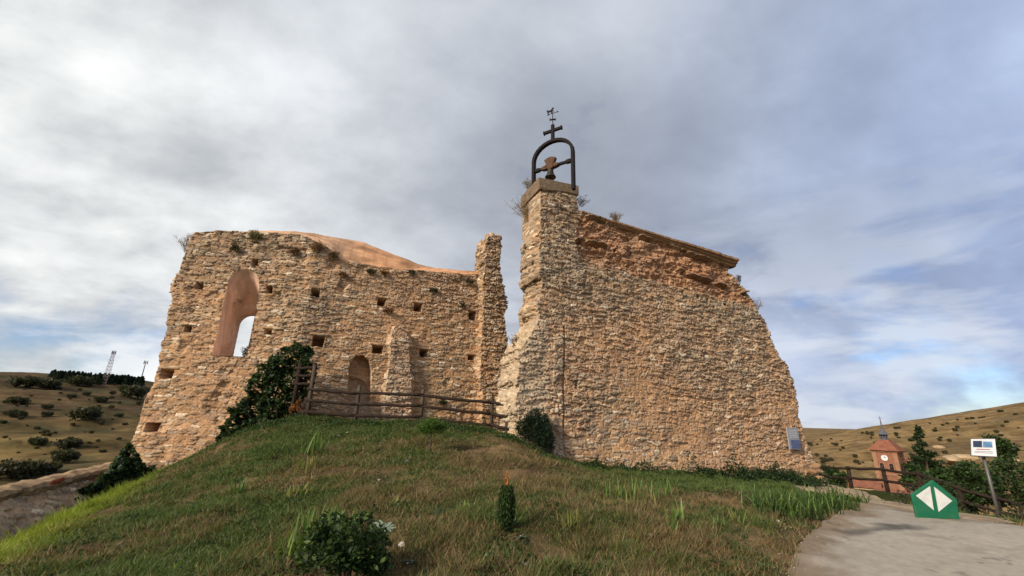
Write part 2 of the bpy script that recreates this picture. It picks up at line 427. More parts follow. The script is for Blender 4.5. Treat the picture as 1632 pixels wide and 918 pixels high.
def bedges(mask):
    """directed boundary edges ((i,j),(i2,j2)) with the cells on their left"""
    p = np.pad(mask, 1); E = []
    ins = p[1:-1, 1:-1]
    for (di, dj, a, b) in ((0, -1, (0, 0), (1, 0)), (1, 0, (1, 0), (1, 1)), (0, 1, (1, 1), (0, 1)), (-1, 0, (0, 1), (0, 0))):
        nb = p[1+di:p.shape[0]-1+di, 1+dj:p.shape[1]-1+dj]
        i, j = np.nonzero(ins & ~nb); E.append(np.c_[i+a[0], j+a[1], i+b[0], j+b[1]])
    return np.concatenate(E)

def masonry(s, h, seed, grey, bold=1.0):
    """rubble relief (m) and colour for wall coordinates; grey: 0 orange mortar rich .. 1 bare grey stone"""
    ws = s+fbm(s*1.3, h*1.3, seed+40, 3)*.30; wh = h+fbm(s*.6, h*.9, seed+41, 3)*.20+fbm(s*4, h*4, seed+43, 2)*.035
    row = wh/.086
    f1, f2, ix, iy, dx, dy = voro(ws/.27, row, seed, .85)
    e = f2-f1
    r1 = _h(ix, iy, 0*ix+seed+2); r2 = _h(ix, iy, 0*ix+seed+3); r3 = _h(ix, iy, 0*ix+seed+4); r4 = _h(ix, iy, 0*ix+seed+5)
    ismort = r3 < (.36-.24*grey)
    st = sm(.02, .12, e)*np.where(ismort, .25, 1.0)
    tilt = (r4-.5)*.060*dy+(r2-.5)*.035*dx
    bold = bold*np.clip(.62+.9*grey, .5, 1.0)
    disp = st*(.012+.052*r1**1.3+tilt)*bold
    g1_, g2_, jx, jy, ex, ey = voro(ws/.10+7, wh/.055, seed+60)
    q1 = _h(jx, jy, 0*jx+seed+61)
    disp = disp+sm(.02, .2, g2_-g1_)*(q1-.35)*.020*bold-.022*bold*sm(.12, .02, e)+fbm(s*16, h*22, seed+9, 3)*.022+fbm(s*1.1, h*1.1, seed+10, 3)*.08
    pal = np.array([(.38, .275, .19), (.46, .335, .225), (.30, .23, .17), (.50, .385, .27), (.36, .23, .15), (.41, .305, .22), (.26, .21, .165), (.62, .53, .42)])
    k = np.minimum((r2**1.15*8).astype(int), 7); k = np.where((k == 7) & (r1 < .45), 1, k)
    stone = pal[k]*(.82+.36*r4)[..., None]
    mort = np.array([.46, .275, .15])*(.85+.3*vn2(s*6, h*6, seed+70))[..., None]
    stone = stone.mean()*.0+stone*(.72+.62*_h(ix, iy, 0*ix+seed+8))[..., None]
    c = mort+(stone-mort)*(st*.95)[..., None]
    c = c*(.86+.28*q1*sm(.02, .15, g2_-g1_)+.04)[..., None]
    gw = np.clip(grey, 0, 1)[..., None]
    lum = c.mean(-1, keepdims=True)
    c = c*(1-.28*gw)+(.28*gw)*lum*np.array([1.06, .97, .82])
    c = c*(1.12-.20*gw)*np.array([1.02, 1.0, .93])
    warm = (1-gw)*.42*sm(-.15, .2, fbm(s*.5, h*.5, seed+80, 3))[..., None]
    c = c*(1-warm)+warm*np.array([.50, .275, .145])
    return disp, c

class Wall:
    """a thick rubble wall: outline in (along, height) coordinates, path of plan points, thickness away from the viewer"""
    def __init__(s, pts):
        s.p = np.array(pts, float); d = np.diff(s.p, axis=0); s.L = np.hypot(*d.T); s.cum = np.r_[0, np.cumsum(s.L)]; s.u = d/s.L[:, None]
    def seg(s, k): return s.p[k], s.u[k]
    def co(s, px, py):
        """(along, height) where the line of sight meets the face"""
        best = None
        for k in range(len(s.u)):
            P = onplane(px, py, s.p[k], s.u[k]); a = (P[:2]-s.p[k]) @ s.u[k]
            out = max(0, -a if k > 0 else 0, a-s.L[k] if k < len(s.u)-1 else 0)
            if best is None or out < best[0]: best = (out, s.cum[k]+a, P[2])
        return best[1], best[2]
    def pos(s, a, h, d):
        """3-D point; d = depth into the wall from the face (negative sticks out)"""
        a = np.asarray(a, float); k = np.clip(np.searchsorted(s.cum, a, side='right')-1, 0, len(s.u)-1)
        q = s.p[k]+s.u[k]*(a-s.cum[k])[..., None]
        un = s.u[k].copy()
        for j in range(1, len(s.u)):     # round the turn
            w = np.clip((a-s.cum[j]+.5)/1.0, 0, 1)[..., None]; mid = (w > 0) & (w < 1)
            un = np.where(mid, s.u[j-1]*(1-w)+s.u[j]*w, un)
        un = un/np.linalg.norm(un, axis=-1, keepdims=True)
        n = np.stack([-un[..., 1], un[..., 0]], -1)
        xy = q+n*np.asarray(d)[..., None]
        return np.concatenate([xy, np.asarray(h, float)[..., None]], -1)
def build_wall(name, wall, P, T, seed, greyf, res=.02, front_holes=(), back_holes=(), feature=None, parent=None, ragged=.10, keep=None,
               off=0.0, bold=1.0, mat='rubble', sidewob=.16, cfun=None):
    P = rough_outline(P, .06, ragged, seed, keep)
    m, hs, gs, gh = grid_mask(P, res, list(front_holes)+list(back_holes))
    nf = len(front_holes); mf = m.copy(); mb = m.copy()
    for x in hs[:nf]: mf &= ~x
    for x in hs[nf:]: mb &= ~x
    # snap
    def snapped(mask, outl):
        bv, used = bverts(mask); S_ = gs.copy(); H_ = gh.copy()
        i, j = np.nonzero(bv); Q = np.c_[gs[i, j], gh[i, j]]
        best = np.full(len(Q), 1e9); pos = Q.copy()
        for o in outl:
            p, d = nearest(o, Q); k = d < best; best[k] = d[k]; pos[k] = p[k]
        ok = best < res*1.6
        S_[i[ok], j[ok]] = pos[ok, 0]; H_[i[ok], j[ok]] = pos[ok, 1]
        return S_, H_, used
    Sf, Hf, uf = snapped(mf, [P]+list(front_holes)); Sb, Hb, ub = snapped(mb, [P]+list(back_holes))
    V = []; Cc = []; Q = []
    idf = -np.ones(gs.shape, int); idf[uf] = np.arange(uf.sum())
    s, h = Sf[uf], Hf[uf]
    disp, c = masonry(s, h, seed, greyf(s, h), bold)
    if feature is not None: disp, c = feature(s, h, disp, c)
    if cfun is not None: c = cfun(s, h, c)
    V.append(wall.pos(s, h, off-disp)); Cc.append(c); Q.append(quads(mf, idf)); base = uf.sum()
    idb = -np.ones(gs.shape, int); idb[ub] = base+np.arange(ub.sum())
    s, h = Sb[ub], Hb[ub]; db, cb = masonry(s, h, seed+300, greyf(s, h), bold)
    V.append(wall.pos(s, h, off+T+db)); Cc.append(cb); Q.append(quads(mb, idb)[:, ::-1]); base += ub.sum()
    # broken edges through the thickness
    E = bedges(m); nT = max(2, int(T/.032))
    vs = np.unique(np.r_[E[:, 0]*gs.shape[1]+E[:, 1], E[:, 2]*gs.shape[1]+E[:, 3]]); look = -np.ones(gs.size, int); look[vs] = np.arange(len(vs))
    a = look[E[:, 0]*gs.shape[1]+E[:, 1]]; b = look[E[:, 2]*gs.shape[1]+E[:, 3]]
    i, j = vs//gs.shape[1], vs % gs.shape[1]
    s0, h0 = Sf[i, j], Hf[i, j]
    on = np.zeros((len(vs), 2)); d = np.c_[s0[b]-s0[a], h0[b]-h0[a]]; nr = np.c_[d[:, 1], -d[:, 0]]
    np.add.at(on, a, nr); np.add.at(on, b, nr)
    for _ in range(6):
        acc = on.copy(); np.add.at(acc, a, on[b]); np.add.at(acc, b, on[a]); on = acc/np.maximum(np.linalg.norm(acc, axis=1, keepdims=True), 1e-9)
    ids = np.zeros((nT+1, len(vs)), int); ids[0] = idf[i, j]; ids[nT] = idb[i, j]
    up = np.abs(on[:, 1])
    along = np.where(up > .7, s0, h0)
    for k in range(1, nT):
        t = k/nT; dd = np.full(len(vs), t*T)
        ds, cs = masonry(np.where(up > .7, along, dd+11), np.where(up > .7, dd+11, along), seed+500, greyf(s0, h0), bold)
        fade = min(1, min(k, nT-k)/3)
        wob = (fbm(along*1.4, dd*1.4+seed, seed+77, 4)*2*sidewob+ds*1.35)*fade
        wt = 1 if keep is None else np.array([keep(x, y) for x, y in zip(s0, h0)])
        V.append(wall.pos(s0+on[:, 0]*wob*wt, h0+on[:, 1]*wob*wt, off+dd)); Cc.append(cs if cfun is None else cfun(s0, h0, cs)); ids[k] = base+np.arange(len(vs)); base += len(vs)
    for k in range(nT): Q.append(np.c_[ids[k][a], ids[k+1][a], ids[k+1][b], ids[k][b]])
    V = np.concatenate(V); Cc = np.concatenate(Cc); Q = np.concatenate(Q)
    return mesh(name, V, Q, MAT[mat], parent, Cc)
def rect_hole(wall, cx, cy, w, h):
    a, z = wall.co(cx, cy); return (a-w*.56, a+w*.56, z-h*.56, z+h*.56)

# ------------------------------------------------------------------ ground sheet
def build_ground():
    m, t, b = newmat('ground_earth')
    tc = N(t, 'ShaderNodeTexCoord'); v = tc.outputs['Object']
    a = N(t, 'ShaderNodeAttribute', attribute_name='Col')
    n1 = noise(t, v, 2.2, 8, .62); n2 = noise(t, v, 14, 6, .65); n3 = noise(t, v, 60, 4, .7)
    k = mixc(t, .5, ramp(t, n2, [(.25, .62), (.75, 1.38)]), ramp(t, n3, [(.25, .55), (.75, 1.45)]))
    c = mixc(t, 1.0, a.outputs['Color'], k, 'MULTIPLY')
    c = mixc(t, 1.0, c, ramp(t, noise(t, v, .11, 10, .72), [(.34, .50), (.5, 1.0), (.66, 1.5)]), 'MULTIPLY')
    t.links.new(c, b.inputs['Base Color']); b.inputs['Roughness'].default_value = 1; b.inputs['Specular IOR Level'].default_value = .05
    bn = N(t, 'ShaderNodeBump'); bn.inputs['Strength'].default_value = .7; bn.inputs['Distance'].default_value = .04
    t.links.new(mth(t, 'ADD', n2, n3), bn.inputs['Height']); t.links.new(bn.outputs[0], b.inputs['Normal'])
    MAT['ground'] = m
    az = np.radians(np.r_[np.arange(-180, -66, 3.0), np.arange(-66, 66, .22), np.arange(66, 180.1, 3.0)])
    r = np.r_[.05, .5, 1.0, np.exp(np.arange(math.log(1.5), math.log(30), .008)), np.exp(np.arange(math.log(30), math.log(9000), .025))]
    A, Rr = np.meshgrid(az, r); X = Rr*np.sin(A); Y = Rr*np.cos(A); Z = gz(X, Y)
    nr, na = A.shape
    i, j = np.meshgrid(np.arange(nr-1), np.arange(na-1), indexing='ij'); i = i.ravel(); j = j.ravel()
    Fq = np.c_[i*na+j, i*na+j+1, (i+1)*na+j+1, (i+1)*na+j][:, ::-1]
    mesh_c = ground_colour(X.ravel(), Y.ravel(), Z.ravel())
    o = mesh('ground', np.c_[X.ravel(), Y.ravel(), Z.ravel()], Fq, m, None, mesh_c, smooth=True)
    return props(o, 'grassy earth mound falling away to dry hills at the horizon', None, None, 'structure')
def green_w(x, y):
    """how green the turf is, 0 dry .. 1 green"""
    g = .27+2.1*fbm(x*.55, y*.55, 101, 4)+1.3*fbm(x*2.1, y*2.1, 102, 3)
    g = g+.42*sm(-2.5, -6, x)+.45*sm(2.0, 4.0, x-.15*y)*sm(8, 11, y)+.28*sm(11.2, 13.2, y)+.55*sm(.9, 2.2, x)*sm(9.0, 10.6, y+.12*x)
    g = g-.35*sm(.9, .3, x-.96*(y-5.4)-(-.75))*sm(1.6, .75, np.abs(x-.96*(y-5.4)-2.9)+.35*np.abs(fbm(x, y, 7, 3)))*0
    ed = x-.96*(y-5.4)   # 3.2 at the path's edge
    g = g-.55*sm(2.0, 2.9, ed)*sm(10, 7, y)*sm(-.15, .1, fbm(x*1.2, y*1.2, 55, 3))
    return np.clip(g, 0, 1)
def lime_w(x, y):
    d = np.abs(x*.0+((y-7.4)*.86+(x+7.9)*.82))  # band along the left shoulder of the mound
    return sm(1.5, .4, np.abs((x+7.35)+.50*(y-7.0)))*sm(4.4, 6.0, y)*sm(13, 11, y)
def ground_colour(x, y, z):
    r = np.hypot(x, y)
    g = green_w(x, y)[:, None]
    dry = np.array([.20, .135, .068]); soil = np.array([.125, .078, .042]); grn = np.array([.062, .076, .022])
    q = sm(-.12, .2, fbm(x*1.7, y*1.7, 31, 4))[:, None]
    c = (dry*q+soil*(1-q))*(1-g)+grn*g
    az = np.arctan2(x, y)
    L = sm(.1, -.3, az)[:, None]
    n1 = fbm(x/38, y/38, 61, 5); n2 = fbm(x/7, y/7, 62, 4); n3 = fbm(x/110, y/26, 63, 4)
    ochre = np.array([.225, .145, .062])*(1+1.5*n2[:, None])
    brown = np.array([.105, .070, .038])*(1+1.5*n2[:, None])
    scrub = np.array([.052, .050, .022])
    terr = sm(.1, -.1, np.sin(z*1.15+5*n1)*.5+n3)[:, None]
    fl = brown*(1-terr)+np.array([.135, .094, .046])*terr*(1+1.2*n2[:, None])
    fl = fl*(1-sm(.02, .16, n3+.5*n2)[:, None]*.75)+scrub*sm(.02, .16, n3+.5*n2)[:, None]*.75
    band = (sm(55, 70, r)*0+np.exp(-((r-150-30*n1)/34)**2))[:, None]*L
    fl = fl*(1-.7*band)+.7*band*np.array([.20, .15, .058])*(1+1.2*n2[:, None])
    ctr = z/3.4+1.6*n1; bank = (np.abs(ctr-np.round(ctr)) < .10+.25*n2)[:, None]*1.0
    fl = fl*(1-.55*bank)+.55*bank*scrub*1.1
    fr = ochre*(1-sm(.0, .25, n1)[:, None]*.55)+brown*sm(.0, .25, n1)[:, None]*.55
    fr = fr*(1-.5*sm(.06, .2, n2+.6*n3)[:, None])+.5*scrub*sm(.06, .2, n2+.6*n3)[:, None]
    cr_ = z/7.+1.2*n1; trail = (np.abs(cr_-np.round(cr_)) < .035)[:, None]*1.0; fr = fr*(1-.4*trail)+.4*trail*np.array([.30, .22, .12])
    n4 = fbm(x/24+9, y/10, 67, 5)[:, None]; fl = fl*np.array([.84, .78, .74])*(1-.6*sm(-.02, .14, n4))+.6*sm(-.02, .14, n4)*np.array([.050, .048, .024])
    far = fl*L+fr*(1-L)
    w = sm(19, 34, r)[:, None]
    return c*(1-w)+far*w
build_ground()

# ------------------------------------------------------------------ the paved path and dirt track, sheets just over the ground
def sheet(name, P, lift, mat, colf, ragged, seed, label):
    P = rough_outline(P, .12, ragged, seed)
    m, _, gs, gh = grid_mask(P, .06)
    bv, used = bverts(m); i, j = np.nonzero(bv); p, d = nearest(P, np.c_[gs[i, j], gh[i, j]]); S_ = gs.copy(); H_ = gh.copy()
    S_[i, j] = p[:, 0]; H_[i, j] = p[:, 1]
    vid = -np.ones(gs.shape, int); vid[used] = np.arange(used.sum()); x, y = S_[used], H_[used]
    return props(mesh(name, np.c_[x, y, gz(x, y)+lift], quads(m, vid), mat, None, colf(x, y), smooth=True), label, None, None, 'structure')
def z0(px, py, z=0.0):
    d = ray(px, py); p = CAM+d*((z-1.6)/d[2]); return (p[0], p[1])
PAVE = [(2.3, 3.9), z0(1258, 918), z0(1270, 890), z0(1290, 858), z0(1318, 836), z0(1352, 820), z0(1374, 806), z0(1412, 806, -.03), z0(1470, 820), z0(1530, 829), z0(1580, 834), z0(1632, 842), (11.2, 6.8), (11.5, 4), (9, -3), (1.0, -3)]
TRACK = [z0(1368, 815), z0(1372, 800), (7.75, 12.2), (8.6, 13.9), (9.6, 15.3), (11.0, 16.4), (11.4, 15.2), (10.6, 13.0), (10.2, 11.0), (9.9, 9.6), (9.2, 8.4)]
am = mat_col('worn_asphalt', None, .09, 5, .95, .9, 70, .15); dm = mat_col('dirt', None, .25, 6, .97, .6, 40, .1)
def pave_col(x, y):
    c = np.ones((len(x), 3))*np.array([.41, .36, .29]); n = fbm(x*1.1, y*1.1, 201, 5); c *= (1+.32*n[:, None])
    # old damp looking asphalt patch
    a = np.array(z0(1330, 856)); b = np.array(z0(1480, 846)); d = (b-a)/np.hypot(*(b-a)); q = np.c_[x, y]-a; s = q@d/np.hypot(*(b-a)); w = q@np.array([-d[1], d[0]])
    k = sm(.26, .10, np.abs(w-.05)+.5*np.abs(s-.5)**2+.45*fbm(x*2.5, y*2.5, 9, 4))*sm(-.05, .15, s)*sm(1.1, .8, s)
    c = c*(1-.85*k[:, None])+.85*k[:, None]*np.array([.105, .097, .088])
    c *= (1-.18*sm(.08, .3, fbm(x*3.3, y*3.3, 77, 4)))[:, None]
    _, de = nearest(np.array(PAVE), np.c_[x, y]); k = (sm(.55, .05, de+.9*fbm(x*2.2, y*2.2, 79, 4))*.75)[:, None]; c = c*(1-k)+k*np.array([.20, .135, .075])
    w1 = np.abs(fbm(x*.8, y*.8, 81, 5)+.03); w2 = np.abs(fbm(x*.7+9, y*.9, 83, 5)-.05); k = np.maximum(sm(.006, .001, w1), sm(.005, .001, w2))*sm(-.05, .1, fbm(x*.5, y*.5, 85, 2)); c *= (1-.45*k)[:, None]
    return c*(.90+.2*vn2(x*31, y*31, 87))[:, None]
def dirt_col(x, y):
    n = fbm(x*1.6, y*1.6, 203, 5)[:, None]; c = np.array([.36, .275, .18])*(1+.7*n)
    k = sm(.08, .2, fbm(x*2.3+4, y*1.3, 205, 4))[:, None]; return c*(1-.55*k)+.55*k*np.array([.16, .11, .06])
sheet('dirt_track', TRACK, .012, dm, dirt_col, .22, 31, 'pale earth track running behind the pavement to the rail fence')
sheet('path', PAVE, .024, am, pave_col, .07, 33, 'worn grey beige paved path in the right corner')

# ================================================================== THE RUIN, LEFT PART
AP = Wall([(-11.95, 14.55), (-7.6, 15.35), (-0.6, 18.60)])
apse = empty('ruined_apse', (-7.6, 15.4, 1.2), 0, 'long curved rubble stone ruin wall with tall arched window and putlog holes', 'ruined wall')
def loc_to(o):   # children are built in world space: cancel the parent's offset
    for c in o.children:
        if c.type == 'MESH': c.matrix_parent_inverse = Matrix.Translation(-Vector(o.location))
def outline_px(wall, pts): return [wall.co(*p) for p in pts]
top_px = [(302, 378), (310, 370), (350, 368), (400, 370), (450, 372), (482, 375), (505, 384), (528, 398), (545, 414), (575, 419), (600, 424), (640, 429), (680, 432), (740, 437), (772, 437)]
APO = outline_px(AP, [(205, 745)]+[(214, 705), (228, 660), (246, 600), (258, 560), (268, 510), (280, 455), (292, 410)]+top_px+[(800, 690)])
APO[0] = (APO[0][0], -1.6); APO = [(APO[0][0]-.15, -1.6)]+APO[1:-1]+[(AP.cum[-1]+.1, APO[-2][1]), (AP.cum[-1]+.1, -.2), (3.0, -1.6)]
def apse_keep(x, y): return 1.0 if y < 7.2 else .35
WIN_OUT = [(338, 568), (346, 535), (354, 500), (361, 465), (366, 447), (373, 437), (384, 430), (395, 429), (406, 433), (413, 444), (414, 458), (411, 478), (405, 510), (399, 540), (392, 569)]
WO = np.array(outline_px(AP, WIN_OUT))
APT = 1.35
# the inner opening, at the back face of the wall
WB = Wall([AP.pos(np.array([0.]), np.array([0.]), np.array([APT]))[0, :2], AP.pos(np.array([4.3]), np.array([0.]), np.array([APT]))[0, :2]])
WIN_IN = [(370, 568), (374, 548), (379, 528), (384, 512), (389, 506), (396, 503), (402, 505), (405, 511)]
wi = np.array(outline_px(WB, WIN_IN))
wid = .85
a0 = wi[0, 0]; top = wi[:, 1].max()
WI = np.array([(a0+.02, wi[0, 1]-.02)]+[(a0+.02, top-.62)]+[(a0+.42-.40*math.cos(t), top-.42+.42*math.sin(t)) for t in np.linspace(0, math.pi, 13)]+[(a0+.82, top-.62), (a0+.82, wi[0, 1]-.02)])
HOLES = [rect_hole(AP, cx, cy, w, h) for cx, cy, w, h in (
 (318, 456, .20, .22), (430, 462, .20, .24), (407, 419, .20, .2), (503, 467, .27, .27), (608, 482, .26, .26), (666, 490, .29, .30), (752, 503, .29, .34), (300, 524, .20, .20),
 (428, 529, .22, .18), (507, 544, .36, .34), (602, 557, .36, .27), (675, 563, .28, .25), (751, 570, .24, .18), (266, 596, .34, .26), (246, 681, .34, .24))]
NI = np.array(outline_px(AP, [(556, 640), (556, 588), (560, 574), (568, 567), (578, 566), (588, 573), (592, 590), (592, 640)]))
NI2 = np.array(outline_px(AP, [(553, 672), (554, 612), (562, 603), (572, 601), (582, 607), (589, 620), (592, 672)]))
def apse_grey(s, h): return np.clip(.24+.16*(h-5.0)*.55+fbm(s*.45, h*.6, 301, 4)*1.5-.42*sm(5.0, 7.0, s)*sm(6.4, 4.8, h)+.10*sm(4.0, 2.0, s), 0, 1)
def apse_feat(s, h, d, c):
    for a, b, z1, z2 in HOLES:
        jx = (vn2(s*9, h*9, 12)-.5)*.03
        k = (s+jx > a) & (s+jx < b) & (h+jx > z1) & (h+jx < z2); d = np.where(k, -.95, d)
        lint = (s > a-.12) & (s < b+.12) & (h > z2+.02) & (h < z2+.10); d = np.where(lint, d*.4+.05, d)
    k = inpoly(s, h, NI); d = np.where(k, -.50+d*.35, d); c[k] = c[k]*.55+.45*np.array([.42, .24, .125])
    k2 = inpoly(s, h, NI2); d = np.where(k2, -.07+d, d); c[k2] = c[k2]*.6+.4*np.array([.30, .26, .21])
    # pale batter course at the foot of the left part and a few lost facing patches
    foot = sm(1.35, .75, h-.02*s)*sm(6.5, 4.5, s); d = d+foot*.16
    sc = sm(.15, .26, fbm(s*.9, h*1.1, 310, 4)); d = d-.07*sc
    ed = sm(.55, 0., s-(h*.0+APO[0][0])-0.0)
    lump = fbm(s*2.1, h*2.1, 311, 3)*.10*sm(4.8, 3.6, s); d = d+lump
    return d, c
build_wall('wall', AP, APO, APT, 11, apse_grey, front_holes=[WO], back_holes=[WI], feature=apse_feat, parent=apse, ragged=.085, keep=apse_keep)
def resample(P, n):
    P = np.asarray(P); L = np.r_[0, np.cumsum(np.hypot(*np.diff(P, axis=0).T))]; t = np.linspace(0, L[-1], n); return np.c_[np.interp(t, L, P[:, 0]), np.interp(t, L, P[:, 1])]
def build_reveal():
    A = resample(WO, 120); B = resample(WI, 120); nd = 26; V = []; C_ = []
    for k in range(nd+1):
        t = k/nd
        q = A*(1-t)+B*t
        if t > .80: q = B
        elif t > .06: q = A+(B-A)*min(1, (t/.80)**1.0)*.80
        dep = -.03+(APT+.06)*t
        w = fbm(q[:, 0]*3+t*4, q[:, 1]*3, 320, 4)*.10
        V.append(AP.pos(q[:, 0], q[:, 1]+w*.3, np.full(120, dep)+w*.3))
        g = fbm(q[:, 1]*1.3+t*2, t*5+q[:, 0], 321, 4)[:, None]
        mc = masonry(q[:, 0]+t*1.2, q[:, 1], 325, np.full(120, .3))[1]; k = (.10+.55*sm(.04, .16, fbm(q[:, 1]*1.1+3, t*3+q[:, 0]*.3, 326, 4)))[:, None]; C_.append((np.array([.70, .48, .35])*(1-k)+k*mc*1.1)*(1+.8*g)*(1-.16*sm(.03, .15, fbm(q[:, 0]*8, q[:, 1]*.7+t*6, 327, 3)))[:, None])
    V = np.concatenate(V); i, j = np.meshgrid(np.arange(nd), np.arange(119), indexing='ij'); i = i.ravel(); j = j.ravel()
    Fq = np.c_[i*120+j, i*120+j+1, (i+1)*120+j+1, (i+1)*120+j]
    # close the sill
    e = np.c_[np.arange(nd)*120, np.arange(nd)*120+119, np.arange(1, nd+1)*120+119, np.arange(1, nd+1)*120]
    o = mesh('window_reveal', V, np.concatenate([Fq, e]), MAT['plaster'], apse, np.concatenate(C_)); o['label'] = 'smooth pink plastered splay of the tall arched window'
build_reveal()
# pale pilaster against the middle
def pil_grey(s, h): return np.full(s.shape, .55)+fbm(s, h, 330, 3)
pb = build_wall('buttress', AP, outline_px(AP, [(608, 690), (612, 640), (616, 590), (620, 550), (623, 530), (628, 521), (638, 524), (648, 540), (651, 570), (653, 620), (655, 690)]), .5, 41, pil_grey, parent=apse, ragged=.05, off=-.30, cfun=lambda s, h, c: c*1.12+.03)
pb['label'] = 'pale narrow stone buttress on the face of the ruin'
# broken pier closing the right end
PR = Wall([(-1.75, 17.55), (-.15, 18.2)])
build_wall('broken_pier', PR, outline_px(PR, [(766, 700), (768, 640), (764, 600), (768, 540), (769, 480), (771, 432), (773, 395), (778, 380), (784, 378), (786, 374), (797, 376), (797, 400), (797, 425), (803, 460), (804, 495), (807, 540), (808, 600), (812, 700)]), 1.3, 43,
           lambda s, h: np.clip(.35+.08*(h-5)+fbm(s, h, 331, 3), 0, 1), parent=apse, ragged=.09, bold=1.7, sidewob=.2)
def build_cap():
    fr = [(395, 370.5), (430, 371.5), (450, 372.5), (482, 376), (505, 385), (528, 399), (545, 415), (575, 420), (600, 425), (640, 430), (680, 433), (740, 437.5), (768, 437)]
    bk = [(395, 371), (430, 371), (460, 370.5), (490, 371), (520, 375), (550, 380), (580, 387), (610, 398), (640, 409), (665, 420), (695, 428), (735, 432), (768, 433)]
    A = resample(np.array(outline_px(AP, fr)), 240); n = 16; V = []; C_ = []
    bw = []
    for p in bk:
        k = min(((abs(AP.co(*q)[0]-0), q) for q in [p]), key=lambda z: z[0]); seg = 0 if p[0] < 490 else 1
        off = np.array([-AP.u[seg][1], AP.u[seg][0]])*1.25; P = onplane(p[0], p[1], AP.p[seg]+off, AP.u[seg]); bw.append(P)
    bw = np.array(bw); L = np.r_[0, np.cumsum(np.linalg.norm(np.diff(bw, axis=0), axis=1))]; t = np.linspace(0, L[-1], 240)
    B = np.stack([np.interp(t, L, bw[:, k]) for k in range(3)], 1)
    A3 = AP.pos(A[:, 0], A[:, 1], np.full(240, .03))
    for k in range(n+1):
        q = k/n; P = A3*(1-q)+B*q; P[:, 2] += .10*math.sin(math.pi*q)+fbm(A[:, 0]*2.5, q*3+0*A[:, 0], 340, 4)*.10-(.05 if k == 0 else 0)
        V.append(P); g = fbm(A[:, 0]*1.5, q*3+0*A[:, 0], 341, 4)
        ln = (np.abs((A[:, 0]*2.2+.25*fbm(A[:, 0]*3, q*4+0*A[:, 0], 344, 2)) % 1-.5) < .05) | (abs((q*4) % 1-.5) < .09)
        C_.append((np.array([.60, .315, .165])+(np.array([.05, .07, .06])*sm(4.6, 3.2, np.abs(A[:, 0]-2))[:, None]))*(1+1.1*g)[:, None]*np.where(ln, .80, 1.0)[:, None]*(1-.35*sm(.02, .2, fbm(A[:, 0]*1.1+5, q*5+0*A[:, 0], 345, 4)))[:, None])
    for dz, dd in ((-.5, .1), (-1.2, .1)):    # back drop behind the crest
        P = B.copy(); P[:, 2] += dz; P[:, 1] += dd; V.append(P); C_.append(np.tile(np.array([.33, .2, .11]), (240, 1)))
    V = np.concatenate(V); n += 2
    i, j = np.meshgrid(np.arange(n), np.arange(239), indexing='ij'); i = i.ravel(); j = j.ravel()
    o = mesh('mortar_capping', V, np.c_[i*240+j, i*240+j+1, (i+1)*240+j+1, (i+1)*240+j], MAT['cap'], apse, np.concatenate(C_), smooth=True)
    o['label'] = 'smooth orange capping sloping up behind the broken wall top'
build_cap()
loc_to(apse)

# ================================================================== THE RUIN, GABLE WALL WITH THE BELL
ang = math.radians(68); ug = np.array([math.sin(ang), math.cos(ang)])
GW = Wall([np.array([1.55, 13.3])-ug*2.0, np.array([1.55, 13.3])+ug*12.0])
gable = empty('ruined_gable_wall', (1.55, 13.3, .4), 0, 'tall rubble stone gable wall with sloping cornice carrying the bell arch', 'ruined wall')
GO = outline_px(GW, [(828, 700), (827, 640), (825, 602), (829, 570), (838, 548), (850, 530), (857, 510), (860, 470), (858, 420), (861, 380), (860, 340), (861, 302), (917, 309), (922, 335), (930, 341), (1000, 364), (1080, 390), (1164, 420), (1162, 434), (1178, 452), (1190, 468), (1196, 480), (1206, 498), (1221, 514), (1224, 530), (1236, 560), (1252, 582), (1262, 606), (1269, 640), (1278, 690), (1293, 720), (1304, 742), (1314, 768)])
GO = [(GO[0][0], -1.6)]+GO+[(GO[-1][0]+.4, -1.6)]
UB = np.array(outline_px(GW, [(917, 382), (925, 340), (1165, 425), (1190, 466), (1200, 490), (1130, 470), (1060, 452), (990, 432), (925, 415)]))
LEDGES = [outline_px(GW, p) for p in ([(917, 381), (950, 388), (985, 398)], [(935, 345), (975, 352), (1010, 366)], [(1080, 430), (1120, 442), (1192, 467)], [(1000, 368), (1060, 390)], [(1085, 398), (1130, 412)])]
